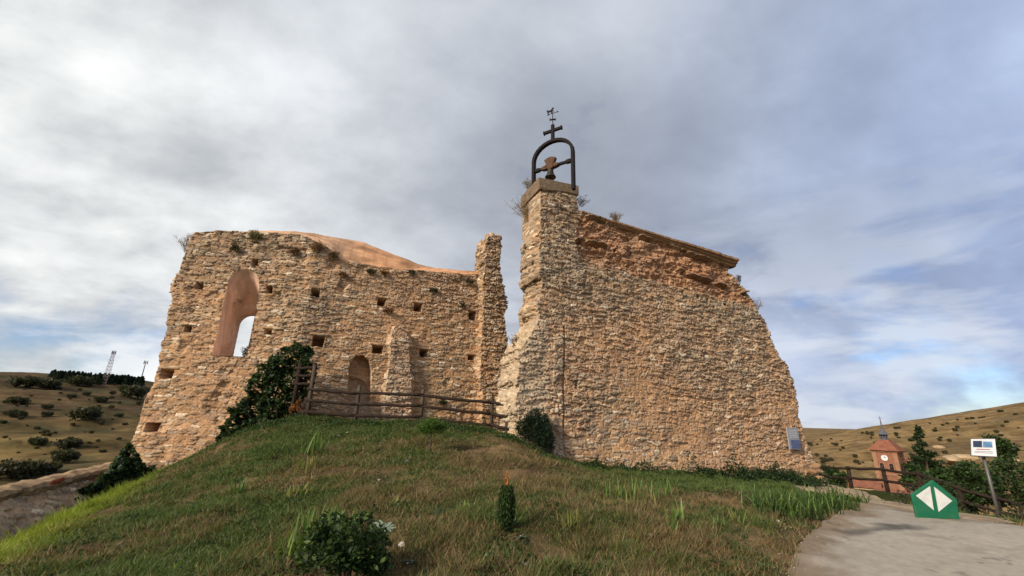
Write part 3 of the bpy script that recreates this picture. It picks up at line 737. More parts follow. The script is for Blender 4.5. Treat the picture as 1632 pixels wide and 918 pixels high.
# darker open joint running down to the foot
JO = outline_px(GW, [(899, 520), (898, 620), (896, 735)])
SLOTS = [rect_hole(GW, *q) for q in ((1088, 466, .13, .16), (1112, 473, .13, .14), (1128, 478, .12, .12), (1155, 487, .12, .12), (918, 612, .10, .2))]
def gab_grey(s, h): return np.clip(.40+.10*(h-3.2)+fbm(s*.4, h*.5, 401, 4)*1.3-.35*sm(3.2, 4.6, h)*sm(3.0, 2.2, s)*0-.25*sm(2.8, 4.2, s)*sm(3.2, 2.0, h), 0, 1)
def gab_feat(s, h, d, c):
    k = inpoly(s+.25*fbm(s*2, h*2, 410, 3), h+.25*fbm(s*2, h*2, 411, 3), UB)
    e = fbm(s*2.2, h*3.5, 412, 4)
    d = np.where(k, -.10+d*1.05+.30*e, d)
    c[k] = c[k]*.50+.50*np.array([.42, .185, .085])*(1+1.2*e[k][:, None])
    for Lg in LEDGES:
        Lg = np.array(Lg); hh = np.interp(s, Lg[:, 0], Lg[:, 1])+fbm(s*3, s*0+1, 413, 3)*.16
        w = (s > Lg[0, 0]) & (s < Lg[-1, 0]); q = fbm(s*4, s*0+9, 414, 2)
        led = w & (np.abs(h-hh-.05*fbm(s*9, s*0+4, 419, 2)) < .034) & (q > -.02)
        d = np.where(led, .10+.2*q, d); c[led] = c[led]*.3+.7*np.array([.15, .115, .085])
        und = w & (h < hh-.035) & (h > hh-.16) & (q > -.04); d = np.where(und, d-.14, d)
    J = np.array(JO); sj = np.interp(h, J[::-1, 1], J[::-1, 0])+.03*fbm(h*4, h*0, 415, 3)
    g = (np.abs(s-sj) < .035) & (h < JO[0][1]); d = np.where(g, -.10, d)
    q_ = fbm(s*2.5, h*2.5, 418, 3)
    left = (q_ > -.05) & (s < sj-.03) & (h < JO[0][1]) & (s > sj-.38)
    c[left] = c[left]*.6+.4*np.array([.46, .40, .31]); d = np.where(left, d+.025, d)
    for a, b, z1, z2 in SLOTS:
        kk = (s > a) & (s < b) & (h > z1) & (h < z2); d = np.where(kk, -.35, d)
    foot = sm(1.1, .45, h+.05*(s-2)); d = d+foot*.12+fbm(s*1.6, h*1.6, 416, 3)*.08
    return d, c
SL = GW.co(826, 620)[0]
def gab_keep(x, y): return .25 if (y > 7.6 and x < 11) else 1.0
build_wall('wall', GW, GO, 1.45, 21, gab_grey, feature=gab_feat, parent=gable, ragged=.13, keep=gab_keep, bold=1.15, cfun=lambda s, h, c: c*(1-.5*(w_ := (sm(1.25, .7, s-SL)*sm(5.2, 4.0, h))[..., None]))+.5*w_*np.array([.56, .47, .34]))
# cornice along the top and the coping under the bell
def build_cornice():
    a, b = GW.co(926, 338), GW.co(1169, 417); n = 160
    prof = [(.03, -.34), (-.10, -.32), (-.13, -.22), (-.22, -.19), (-.26, -.09), (-.36, -.07), (-.37, .03), (.2, .09), (1.2, .10), (1.42, -.2)]
    V = []
    for k in range(n+1):
        t = k/n; s_ = a[0]+(b[0]-a[0])*t; z = a[1]+(b[1]-a[1])*t
        j = fbm(np.array([t*25]), np.array([3.]), 420, 3)[0]; brk = max(0, fbm(np.array([t*9]), np.array([8.]), 421, 3)[0]-.08)*.4
        sc = .22+.55*min(1, max(0, (t-.1)/.75))
        for i, (d_, h_) in enumerate(prof):
            dd = (d_*sc+brk*.5 if d_ < 0 else d_)+.010*random.uniform(-1, 1)
            V.append(GW.pos(np.array([s_]), np.array([z+h_*(sc if h_ < 0 else 1)+.03*j+.006*random.uniform(-1, 1)]), np.array([dd]))[0])
    m = len(prof); Fq = [(k*m+i, (k+1)*m+i, (k+1)*m+i+1, k*m+i+1) for k in range(n) for i in range(m-1)]+[tuple(range(m)), tuple(range(n*m+m-1, n*m-1, -1))]
    o = mesh('cornice', V, Fq, MAT['brickband'], gable); o['label'] = 'weathered moulded cornice running along the wall top'
build_cornice()
def build_coping():
    p1 = GW.co(860.5, 301); p2 = GW.co(919, 310); V = []; n = 5; Fq = []
    zt = GW.co(862, 284)[1]; zt2 = GW.co(918, 296)[1]
    for k in range(n+1):
        t = k/n; s_ = p1[0]-.06+(p2[0]-p1[0]+.1)*t; hb = p1[1]+(p2[1]-p1[1])*t-.05; ht = zt+(zt2-zt)*t
        for d_, h_ in ((-.07, hb), (-.09, hb+.04), (-.08, ht-.04), (-.03, ht), (1.5, ht), (1.54, hb)):
            V.append(GW.pos(np.array([s_]), np.array([h_+.006*random.uniform(-1, 1)]), np.array([d_+.007*random.uniform(-1, 1)]))[0])
    for k in range(n):
        for i in range(5): Fq.append((k*6+i, (k+1)*6+i, (k+1)*6+i+1, k*6+i+1))
        Fq.append((k*6+5, (k+1)*6+5, (k+1)*6, k*6))
    Fq += [tuple(range(6)), tuple(range(n*6+5, n*6-1, -1))]
    mesh('coping_slab', V, Fq, MAT['slab'], gable)
    return zt, zt2
build_coping(); loc_to(gable)

# ------------------------------------------------------------------ bell arch
def build_bell():
    Yl = 14.0; Lb = at(850.5, 297, Yl)
    # the beam is level: find the distance of the right hand post
    bl = at(852.5, 274, Yl); Yr = Yl
    for k in range(400):
        Yr -= .01
        if at(908.5, 255, Yr)[2] <= bl[2]: break
    Rb = at(914, 297, Yr); base = (Lb+Rb)/2; zb = min(Lb[2], Rb[2])-.12
    e = np.array([Rb[0]-Lb[0], Rb[1]-Lb[1]]); w = np.hypot(*e); e /= w; ex = np.array([e[0], e[1], 0.]); nn = np.array([-e[1], e[0], 0.])
    O = np.array([base[0], base[1], zb])
    topz = at(880.5, 225, (Yl+Yr)/2)[2]-zb; hw = w/2; spr = topz-hw*.86
    fr = empty('bell_arch', O, math.atan2(e[1], e[0]), 'dark iron arch with a cross on top standing on the gable wall', 'bell arch')
    b = MB(); th = .052
    prof = [(-hw, 0), (-hw, spr)]+[(-hw*math.cos(t), spr+hw*.86*math.sin(t)) for t in np.linspace(0, math.pi, 15)[1:-1]]+[(hw, spr), (hw, 0)]
    for side in (0,):
        pin = []; pout = []
        for i, (x, z) in enumerate(prof):
            a_ = prof[max(i-1, 0)]; c_ = prof[min(i+1, len(prof)-1)]; tx, tz = c_[0]-a_[0], c_[1]-a_[1]; l = math.hypot(tx, tz); nx, nz = -tz/l, tx/l
            pout.append((x+nx*th, z+nz*th)); pin.append((x-nx*th, z-nz*th))
        n = len(prof); V = []
        for (x, z) in pout: V.append((x, -.08, z))
        for (x, z) in pin: V.append((x, -.08, z))
        for (x, z) in pout: V.append((x, .08, z))
        for (x, z) in pin: V.append((x, .08, z))
        Fq = []
        for i in range(n-1):
            Fq += [(i, n+i, n+i+1, i+1), (2*n+i, 2*n+i+1, 3*n+i+1, 3*n+i), (i, i+1, 2*n+i+1, 2*n+i), (n+i, 3*n+i, 3*n+i+1, n+i+1)]
        Fq += [(0, 2*n, 3*n, n), (n-1, 2*n-1, 4*n-1, 3*n-1)]
        b.add(V, Fq)
    b.build('arch_frame', MAT['iron'], fr)
    zbar = bl[2]-zb
    c = MB(); c.box((0, 0, zbar), (2*hw-2*th, .10, .10), 0, .012)
    for sx in (-1, 1): c.box((sx*(hw-.16), 0, zbar), (.2, .13, .15), 0, .02)
    c.build('crossbar', MAT['iron'], fr)
    zc = topz+th
    zcr = at(879.5, 199, (Yl+Yr)/2)[2]-zb
    k = MB(); k.box((0, 0, (zc-.05+zcr)/2), (.12, .10, zcr-zc+.05), 0, .01)
    za = zc+(zcr-zc)*.62
    k.box((-.205, 0, za), (.285, .098, .11), 0, .01); k.box((.205, 0, za), (.285, .098, .11), 0, .01)
    for sx in (-1, 1): k.box((sx*.36, 0, za), (.045, .12, .15), 0, .01)
    k.build('cross', MAT['iron'], fr)
    # bell with its wooden headstock
    xb = -.10
    O2 = O+ex*xb
    bell = empty('church_bell', O2+np.array([0, 0, zbar-.72*.63]), math.atan2(e[1], e[0]), 'bronze bell under a fanned wooden headstock inside the iron arch', 'bell')
    bell.scale = (.72, .72, .63)
    q = MB(); q.lathe([(.27, 0), (.285, .03), (.25, .10), (.20, .20), (.165, .34), (.15, .48), (.13, .56), (.07, .60)][::1], n=28)
    q.build('bell_body', MAT['bronze'], bell, smooth=True)
    q = MB(); q.tube([(0, 0, .25), (0, 0, -.02)], [.02, .025], 8); q.lathe([(.01, -.08), (.045, -.06), (.05, -.02), (.02, .02)], n=10); q.build('clapper', MAT['iron'], bell)
    h = MB(); zc_ = .72
    # fan of planks above the beam, yoke below
    for i in range(5):
        t = (i-2)*.155
        poly = [(-.055, 0), (.055, 0), (.075, .62-.03*abs(i-2)), (-.075, .62-.03*abs(i-2))]
        ca, sa = math.cos(t), math.sin(t)
        h.plate([(x*ca+z*sa+t*.25, -x*sa+z*ca) for x, z in poly], .20+.02*(i % 2), (0, 0, zc_-.02), (1, 0, 0), (0, 0, 1))
    h.plate([(-.46, -.09), (-.30, -.12), (.30, -.12), (.46, -.06), (.46, .06), (.25, .12), (-.25, .12), (-.46, .05)], .235, (0, 0, zc_), (1, 0, 0), (0, 0, 1))
    h.plate([(-.14, -.16), (.14, -.16), (.16, -.10), (-.16, -.10)], .22, (0, 0, zc_), (1, 0, 0), (0, 0, 1))
    h.build('headstock', MAT['bellwood'], bell)
    for sx in (-.2, .2): s = MB(); s.box((sx, 0, zc_), (.035, .26, .27), 0, .006); s.build('iron_strap', MAT['iron'], bell)
    # weather vane
    vane = empty('weather_vane', O+np.array([0, 0, zcr]), math.atan2(e[1], e[0]), 'thin iron weather vane with small animal figure and arrow above the cross', 'weather vane')
    VS = .62
    hv = at(877, 171, (Yl+Yr)/2)[2]-zb-zcr
    v = MB(); v.tube([(0, 0, -.03), (0, 0, hv*.72)], .016, 8); v.build('rod', MAT['iron'], vane)
    v = MB(); z = hv*.30
    for t in range(4): v.plate([(0, .02), (.13, .05), (.11, 0), (.13, -.05), (0, -.02)], .02, (0, 0, z), (math.cos(t*math.pi/2+.4), math.sin(t*math.pi/2+.4), 0), (0, 0, 1))
    v.build('compass_points', MAT['iron'], vane)
    v = MB(); z = hv*.66; ax = (math.cos(-.2), math.sin(-.2), -.22)
    v.plate([(-.30, -.012), (.32, -.012), (.32, -.05), (.45, 0), (.32, .05), (.32, .012), (-.30, .012), (-.34, .07), (-.42, .07), (-.36, 0), (-.42, -.07), (-.34, -.07)], .018, (0, 0, z), tuple(VS*q for q in ax), (0, 0, VS)); v.build('arrow', MAT['iron'], vane)
    v = MB()
    v.plate([(-.30, .16), (-.26, .02), (-.22, .02), (-.2, .13), (-.02, .12), (.0, .0), (.05, .0), (.06, .14), (.16, .10), (.20, .13), (.12, .21), (.13, .29), (.21, .30), (.2, .36), (.10, .40), (.04, .32), (-.06, .25), (-.2, .26), (-.34, .34), (-.36, .27)], .02, (-.06, 0, z+.015), tuple(VS*q for q in ax), (0, 0, VS)); v.build('figure', MAT['iron'], vane)
    return O
BELL_O = build_bell()

# ------------------------------------------------------------------ fences
def rail_fence(name, posts, heights, rails_at, mat, label, side=None, rpost=.062, rrail=.048, poke=.12):
    """posts: plan points; rails between consecutive posts"""
    f = empty(name, (posts[0][0], posts[0][1], g1(*posts[0])), 0, label, 'fence'); ol = Vector(f.location)
    P = [np.array([x, y, g1(x, y)]) for x, y in posts]
    for p, h in zip(P, heights):
        b = MB(); lean = np.array([random.uniform(-.02, .02), random.uniform(-.02, .02), 0]); b.tube([p-ol+np.array([0, 0, -.3]), p-ol+lean*.5+np.array([0, 0, h*.5]), p-ol+lean+np.array([0, 0, h-.015]), p-ol+lean+np.array([0, 0, h])], [rpost*1.03, rpost, rpost*.96, rpost*.75], 12, .03)
        b.build('post', MAT[mat], f, True)
    for i in range(len(P)-1):
        for k, q in enumerate(rails_at):
            d = (P[i+1]-P[i]); d = d/np.linalg.norm(d); n = np.array([d[1], -d[0], 0]); n = n/np.linalg.norm(n)*(rpost*.65)
            if n[1] > 0: n = -n
            a = P[i]+np.array([0, 0, q])+n-d*poke*(1 if i == 0 else .35); b_ = P[i+1]+np.array([0, 0, q])+n+d*poke*(1 if i == len(P)-2 else .35)
            m = MB(); m.tube([a-ol+(b_-a)*t+np.array([0, 0, .012*random.uniform(-1, 1)-.012*math.sin(math.pi*t)+.018*(i % 2)]) for t in np.linspace(0, 1, 7)], rrail, 10, .05); m.build('rail', MAT['wooddark'], f, True)
    return f
fp = [at(x, y, 14.0)[:2] for x, y in ((490, 661), (566, 670), (670, 675), (783, 683))]+[at(808, 684, 13.6)[:2]]
rail_fence('wooden_fence', fp, [1.62, 1.08, 1.02, 1.02, 1.0], [.16, .50, .84], 'wood', 'weathered round timber rail fence on the mound top before the ruin')
fl = [at(489, 661, 14.05)[:2]+np.array([-.02, .03]), np.array([-6.85, 14.12])]
sf = rail_fence('wooden_fence', fl, [1.66, 1.66], [1.0, 1.25, 1.5], 'wooddark', 'short dark timber rail bay running from tall post back into ivy', rpost=.075)
fr_ = [at(*q)[:2] for q in FPX]
rail_fence('wooden_fence', fr_, [.78]*7, [.38, .70], 'wooddark', 'dark brown timber rail fence edging the track beside the village view', rpost=.06, rrail=.042)

# ------------------------------------------------------------------ signs
def build_board():
    Yb = 8.75
    bl = at(1459, 823, Yb); br = at(1528, 829, Yb-.05)
    ctr = (bl+br)/2; zg = g1(ctr[0], ctr[1])+.02; e = br-bl; e[2] = 0; w = np.linalg.norm(e); e /= w
    o = empty('green_marker_board', (ctr[0], ctr[1], zg), math.atan2(e[1], e[0]), 'green pointed board with two white triangles standing on the path', 'board')
    def lc(px, py):
        P = onplane(px, py, ctr[:2], e[:2]); return ((P[:2]-ctr[:2]) @ e[:2], P[2]-zg)
    pts = [lc(*p) for p in ((1459, 822), (1528, 829), (1524, 797), (1486, 766), (1452, 789))]
    dz = -min(p[1] for p in pts[:2]); pts = [(x, max(0, z+dz) if i < 2 else z+dz) for i, (x, z) in enumerate(pts)]; pts[0] = (pts[0][0], 0.0); pts[1] = (pts[1][0], 0.0)
    b = MB(); b.plate(pts, .05, (0, 0.0, 0), (1, 0, 0), (0, 0, 1))
    bo = b.build('panel', MAT['green'], o); md = bo.modifiers.new('edge', 'BEVEL'); md.width = .012; md.segments = 2
    for tri in (((1458, 791), (1480, 776), (1486, 814)), ((1487, 777), (1515, 799), (1494, 816))):
        t = MB(); t.plate([(x, z+dz) for x, z in [lc(*p) for p in tri]][::1], .012, (0, -.031, 0), (1, 0, 0), (0, 0, 1)); t.build('white_triangle', MAT['whitepaint'], o)
build_board()
def build_signpost():
    Yp = 9.4; ft = at(1584, 795, Yp); zg = g1(ft[0], ft[1]); tp = at(1566, 722, Yp)
    o = empty('information_sign', (ft[0], ft[1], zg), 0, 'grey post with white picture panel beside the fence on the right', 'sign'); L0 = np.array([ft[0], ft[1], zg])
    b = MB(); b.tube([(0, 0, -.3), (tp[0]-ft[0], 0, tp[2]-zg+.1)], .03, 12); b.build('post', MAT['steel'], o, True)
    a = at(1548, 726, Yp-.06); c = at(1588, 728, Yp-.14); d = at(1585, 700, Yp-.02); e = at(1547, 700, Yp+.04)
    def quad(u0, u1, v0, v1, off):
        P = []
        for u, v in ((u0, v0), (u1, v0), (u1, v1), (u0, v1)): P.append((a*(1-u)+c*u)*(1-v)+(e*(1-u)+d*u)*v)
        P = np.array(P)-L0; n = np.cross(P[1]-P[0], P[3]-P[0]); n /= np.linalg.norm(n)
        if n[1] > 0: n = -n
        return np.concatenate([P+n*off, P+n*(off-.012)])
    FQ = [(0, 1, 2, 3), (7, 6, 5, 4), (0, 4, 5, 1), (1, 5, 6, 2), (2, 6, 7, 3), (3, 7, 4, 0)]
    mesh('backing', quad(-.02, 1.02, -.03, 1.03, 0), FQ, MAT['steel'], o)
    p = mesh('panel', quad(0, 1, 0, 1, .014), FQ, MAT['panelwhite'], o)
    mesh('picture', quad(.07, .44, .50, .88, .018), FQ, MAT['photodark'], p); mesh('picture', quad(.48, .86, .50, .84, .018), FQ, MAT['photoblue'], p)
    mesh('heading', quad(.2, .75, .36, .40, .018), FQ, MAT['red'], p); mesh('text_block', quad(.12, .85, .16, .19, .018), FQ, MAT['grey'], p); mesh('text_block', quad(.12, .85, .24, .27, .018), FQ, MAT['grey'], p)
build_signpost()
def build_plaque():
    c = GW.co(1265, 698); s0, h0 = GW.co(1256, 716); s1, h1 = GW.co(1273, 682); P = GW.pos(np.array([(s0+s1)/2-.16]), np.array([h0]), np.array([-.13]))[0]
    w = (s1-s0)*.78; h = h1-h0
    o = empty('wall_plaque', P, math.atan2(ug[1], ug[0]), 'small blue and grey printed plaque fixed low on the gable wall', 'plaque')
    b = MB(); b.box((0, .02, h/2), (w, .05, h), 0, .008); b.build('panel', MAT['grey'], o)
    b = MB(); b.box((.03, -.012, h*.25), (w*.8, .012, h*.38), 0); b.build('picture', MAT['blueprint'], o)
    b = MB()
    for k in range(5): b.box((.0, -.009, h*(.56+.08*k)), (w*(.7-.08*(k % 2)), .008, h*.025), 0)
    b.build('text_lines', MAT['panelwhite'], o)
build_plaque()

# ------------------------------------------------------------------ leaves and plants
def leaves(P, size, cols, up=.3, aspect=.5, dirs=None, seed=0, bend=.15):
    """many separate pointed leaves; P (n,3) centres"""
    rg = np.random.default_rng(seed); n = len(P)
    d = rg.normal(size=(n, 3)); d[:, 2] = d[:, 2]*.6+up
    if dirs is not None: d = d*.6+dirs
    d /= np.linalg.norm(d, axis=1, keepdims=True)
    s = np.cross(d, rg.normal(size=(n, 3))); s /= np.maximum(np.linalg.norm(s, axis=1, keepdims=True), 1e-6)
    nn = np.cross(d, s)
    L = (np.asarray(size)*(.65+.7*rg.random(n)))[:, None]
    a = P-d*L*.5; b = P+s*L*aspect*.5+nn*L*bend*.3; c = P+d*L*.5-nn*L*bend; e = P-s*L*aspect*.5+nn*L*bend*.3
    V = np.stack([a, b, c, e], 1).reshape(-1, 3); Fq = np.arange(4*n).reshape(n, 4)
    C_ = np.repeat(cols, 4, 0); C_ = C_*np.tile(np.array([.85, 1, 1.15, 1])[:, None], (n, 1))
    return V, Fq, C_
def pick(n, cols, seed, var=.35):
    rg = np.random.default_rng(seed); c = np.array(cols)[rg.integers(0, len(cols), n)]; return c*(1-var/2+var*rg.random((n, 1)))
G_DARK = [(.022, .040, .012), (.030, .052, .014), (.018, .032, .012)]
G_MID = [(.045, .085, .018), (.060, .105, .022), (.035, .065, .016)]
G_LIME = [(.11, .18, .025), (.15, .20, .035), (.08, .15, .02)]
def blob_points(n, blobs, rg, shell=.55):
    """points in several lumps (x,y,z,rx,ry,rz), denser towards their outsides"""
    w = np.array([b[3]*b[4]*b[5] for b in blobs])**.75; k = rg.choice(len(blobs), n, p=w/w.sum()); B = np.array(blobs)[k]
    d = rg.normal(size=(n, 3)); d /= np.linalg.norm(d, axis=1, keepdims=True); r = (shell+(1-shell)*rg.random(n))**.8*(.85+.3*rg.random(n))
    return B[:, :3]+d*B[:, 3:]*r[:, None], d
def bush_mesh(name, w, h, nleaf, size, cols, seed, parent=None, lumps=14, stems=True, mat=None, base=.1):
    rg = np.random.default_rng(seed); bl = []
    for k in range(lumps):
        a = rg.random()*6.28; r = w*.5*math.sqrt(rg.random())*.82; z = h*(base+.2+.55*rg.random()*(1-.6*r/w)); q = w*(.08+.15*rg.random())
        bl.append((r*math.cos(a), r*math.sin(a), z, q, q, q*h/w*1.0))
    P, d = blob_points(nleaf, bl, rg); P[:, 2] = np.maximum(P[:, 2], .02)
    V, Fq, C_ = leaves(P, size, pick(nleaf, cols, seed), .25, .5, d*.5, seed)
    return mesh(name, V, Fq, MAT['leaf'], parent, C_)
def stem_part(parent, w, h, seed, n=7, r=.018, mat='trunk', name='stem'):
    rg = np.random.default_rng(seed); m = MB()
    for k in range(n):
        a = rg.random()*6.28; q = w*.35*rg.random(); m.tube([(0.03*math.cos(a), .03*math.sin(a), -.1), (q*.4*math.cos(a), q*.4*math.sin(a), h*.4), (q*math.cos(a), q*math.sin(a), h*.78)], [r, r*.7, r*.3], 6)
    return m.build(name, MAT[mat], parent)
def shrub(name, loc, w, h, nleaf, size, cols, seed, label, cat='bush', group=None, lumps=14, rz=0):
    o = empty(name, loc, rz, label, cat, group)
    bush_mesh('foliage', w, h, nleaf, size, cols, seed, o, lumps); stem_part(o, w, h, seed)
    return o
def gpt(px, py, Y0=4.0, Y1=22.0):
    """where a line of sight first meets the ground"""
    d = ray(px, py); Ys = np.arange(Y0, Y1, .04); P = CAM+d*(Ys/d[1])[:, None]; z = gz(P[:, 0], P[:, 1]); k = np.nonzero(P[:, 2] < z)[0]
    if len(k) == 0: k = [int(np.argmin(np.abs(P[:, 2]-z)))]
    p = P[k[0]]; return np.array([p[0], p[1], g1(p[0], p[1])])

# big foreground bush
p = at(545, 940, 4.35); p[2] = g1(p[0], p[1])-.04; shrub('bush', p, .78, at(545, 806, 4.4)[2]-p[2], 4600, .05, G_DARK+G_MID+[(.085, .13, .03)], 51, 'dense round dark green bush at the bottom of the mound', lumps=24)
# pine sapling
def pine_sapling(loc):
    o = empty('pine_sapling', loc, 0, 'young bright green pine sapling on a thin stem near the rail fence', 'sapling'); o.scale = (1.0, 1.0, 1.0); rg = np.random.default_rng(5)
    m = MB(); m.tube([(0, 0, -.1), (.02, 0, .25), (0, .01, .55)], [.022, .016, .008], 7); m.build('trunk', MAT['trunk'], o)
    n = 2600; P, d = blob_points(n, [(0, 0, .56, .30, .28, .17), (-.16, 0, .52, .2, .18, .13), (.19, .05, .55, .2, .2, .13), (.05, -.1, .66, .2, .2, .12)], rg, .2)
    V, Fq, C_ = leaves(P, .13, pick(n, [(.05, .10, .018), (.075, .14, .024), (.10, .17, .03)], 5), .5, .07, d*.9, 5); mesh('needles', V, Fq, MAT['leaf'], o, C_)
pine_sapling(gpt(684, 722))
# small conifer with a burnt orange tip
def tip_conifer(loc):
    o = empty('dwarf_conifer', loc, 0, 'small upright conifer with a scorched orange top', 'conifer'); o.scale = (.68, .68, .84); rg = np.random.default_rng(6); n = 3000
    z = rg.random(n)**.9*.56; r = .15*np.sqrt(np.clip(np.sin((z/.60)**.75*math.pi*.93), 0, 1))*(.55+.5*rg.random(n)); a = rg.random(n)*6.28
    P = np.c_[r*np.cos(a), r*np.sin(a), z+.03]; V, Fq, C_ = leaves(P, .055, pick(n, G_DARK+G_MID, 6), 1.0, .35, None, 6); mesh('foliage', V, Fq, MAT['leaf'], o, C_)
    n = 160; z = rg.random(n); P = np.c_[(.03)*(1-z*.8)*rg.normal(size=n), .03*(1-z*.8)*rg.normal(size=n), .53+z*.24]
    V, Fq, C_ = leaves(P, .06, pick(n, [(.48, .20, .06), (.38, .14, .04), (.54, .29, .12)], 7), 1.2, .3, None, 7); t = mesh('scorched_tip', V, Fq, MAT['leaf'], o, C_); t['label'] = 'dead orange tip of the conifer'
    m = MB(); m.tube([(0, 0, -.08), (0, 0, .6)], [.018, .006], 7); m.build('trunk', MAT['trunk'], o)
tip_conifer(gpt(806, 852))
# dark conifer at the gable corner
def corner_bush():
    P0 = at(850, 704, 12.75)
    o = empty('juniper_bush', P0, 0, 'dark spiky juniper bush against the foot of the gable corner', 'bush'); o.scale = (1, 1, .84); rg = np.random.default_rng(8); n = 5200
    bl = [(.0, 0, .45, .34, .3, .5), (-.35, 0, .42, .22, .22, .36), (.3, .0, .35, .28, .26, .5), (.06, 0, .85, .17, .17, .30), (.33, 0, .72, .14, .14, .28), (-.15, 0, .72, .15, .15, .22), (.42, .05, .0, .24, .2, .4), (.2, -.05, .1, .3, .25, .4)]
    P, d = blob_points(n, bl, rg, .3); V, Fq, C_ = leaves(P, .10, pick(n, [(.014, .028, .014), (.020, .038, .018), (.030, .050, .022)], 8), .9, .22, d*.4, 8); mesh('foliage', V, Fq, MAT['leaf'], o, C_); stem_part(o, .5, .7, 8)
corner_bush()

# blades: iris clumps and tall grass
def blade_strip(m, base, ang, lean, L, w, curl, segs=5):
    V = []; c, s = math.cos(ang), math.sin(ang)
    for k in range(segs+1):
        t = k/segs; r = lean*t*L+curl*t*t*L; z = L*t*math.sqrt(max(.05, 1-(lean*t)**2))-curl*.7*L*t*t
        ww = w*(1-t**2.2)*.5+.0008
        V += [(base[0]+r*c-ww*s, base[1]+r*s+ww*c, base[2]+z), (base[0]+r*c+ww*s, base[1]+r*s-ww*c, base[2]+z)]
    m.add(V, [(2*k, 2*k+1, 2*k+3, 2*k+2) for k in range(segs)])
def blade_clump(name, loc, n, spread, L, w, cols, seed, label, cat, group=None, curl=.25, lean=.35, parent=None):
    random.seed(seed); m = MB(); C_ = []
    for k in range(n):
        q = random.random()**.6*spread; a = random.uniform(0, 6.28); before = len(m.v)
        blade_strip(m, (q*math.cos(a), q*math.sin(a), -.02), random.uniform(0, 6.28), random.uniform(.05, lean), L*random.uniform(.55, 1.1), w*random.uniform(.7, 1.2), random.uniform(0, curl))
        c = np.array(random.choice(cols))*random.uniform(.75, 1.25); k_ = len(m.v)-before
        C_.append(c[None, :]*np.linspace(.8, 1.2, k_)[:, None])
    o = mesh(name, m.v, m.f, MAT['leaf'], parent, np.concatenate(C_)); o.location = tuple(map(float, loc)); return props(o, label, cat, group)
IR = [(.12, .20, .045), (.16, .23, .06), (.09, .16, .035)]; YEL = [(.20, .20, .05), (.24, .20, .07), (.13, .18, .04)]
clumps = [ # px, py, n, spread, length, width, colours, label
 (500, 722, 26, .30, .55, .035, IR, 'iris clump of pale green blades left of the pine sapling'),
 (492, 752, 26, .32, .36, .03, YEL, 'yellowing iris clump below the tall pale iris on the slope'),
 (468, 790, 22, .32, .22, .045, YEL, 'low broad leaved yellow green plant in mid slope'),
 (384, 788, 20, .22, .34, .03, IR, 'small iris clump near the left wall on open turf'),
 (512, 850, 70, .40, .36, .018, G_LIME+IR, 'tall bright grass behind the round dark bush'),
 (468, 880, 40, .22, .24, .02, G_LIME, 'bright grass tuft left of the round dark bush'),
 (1012, 800, 60, .55, .42, .022, YEL+IR, 'wide yellow green iris bed before the gable wall'),
 (1044, 790, 24, .35, .36, .022, IR, 'iris patch right of the wide iris bed below the gable'),
 (1082, 832, 10, .08, .36, .035, IR, 'bright upright iris fan on the lower slope, upper of a pair'),
 (1074, 850, 10, .08, .34, .035, IR, 'bright upright iris fan on the lower slope, lower of a pair'),
 (1142, 836, 8, .10, .18, .03, IR, 'low pale iris between the bright fans and yellow tuft'),
 (1174, 834, 12, .12, .26, .03, YEL, 'yellowing iris tuft near the tall grass bank'),
 (910, 846, 30, .16, .30, .018, YEL, 'straw yellow grass tuft right of the scorched conifer'),
 (1153, 775, 9, .10, .45, .03, IR, 'single tall iris close to the gable wall foot'),
 (1195, 785, 10, .20, .30, .03, IR, 'small iris at the edge of dark undergrowth'),
 (738, 815, 10, .16, .20, .025, IR, 'few pale iris blades in the middle of the slope'),
 (712, 822, 12, .14, .16, .04, [(.10, .14, .08)], 'small grey green weed beside pale iris blades'),
 (640, 800, 8, .12, .14, .03, YEL, 'tiny yellow green weed in dry mid slope'),
 (335, 905, 40, .35, .16, .03, G_LIME+YEL, 'broad leaved weed patch in the lower left turf'),
]
for i, (px, py, n, sp, L, w, cols, lab) in enumerate(clumps): blade_clump('iris_clump' if 'iris' in lab else 'grass_tuft' if 'grass' in lab or 'tuft' in lab else 'weed_clump', gpt(px, py), n, sp, L, w, cols, 900+i, lab, 'plant')
def tall_bank():
    spots = [(1218, 815), (1245, 822), (1272, 818), (1300, 815), (1325, 808), (1345, 800), (1235, 806), (1290, 805)]
    for i, (px, py) in enumerate(spots):
        blade_clump('tall_grass', gpt(px, py), 90, .45, .42, .022, G_MID+IR+G_MID+G_MID, 940+i, 'tall arching grass clump on the bank beside the path', 'grass clump', 'tall grass clumps lining the path bank', .45, .6)
tall_bank()
# woolly rosettes
def rosette(loc, r, seed, label, n=18):
    random.seed(seed); m = MB()
    for k in range(n):
        a = 2*math.pi*k/n*1.618*3; L = r*random.uniform(.65, 1.05)*(1-.45*k/n); up = .25+.9*k/n
        V = []; c, s = math.cos(a), math.sin(a)
        for t, w in ((0, .03), (.3, .20), (.65, .26), (.9, .15), (1, .01)):
            x = L*t*math.cos(up*.6); z = .02+L*(t*math.sin(up*.6)-.25*t*t); ww = w*L*.5
            V += [(x*c-ww*s, x*s+ww*c, z+ww*.3), (x*c, x*s, z), (x*c+ww*s, x*s-ww*c, z+ww*.3)]
        m.add(V, [f for q in range(4) for f in ((3*q, 3*q+1, 3*q+4, 3*q+3), (3*q+1, 3*q+2, 3*q+5, 3*q+4))])
    o = mesh('mullein_rosette', m.v, m.f, MAT['woolly']); o.location = tuple(map(float, loc)); o.rotation_euler = (.25, 0, seed); props(o, label, 'plant')
MAT['woolly'] = mat_col('woolly_leaf', (.23, .27, .19), .2, 20, .95, .2, 60, .1)
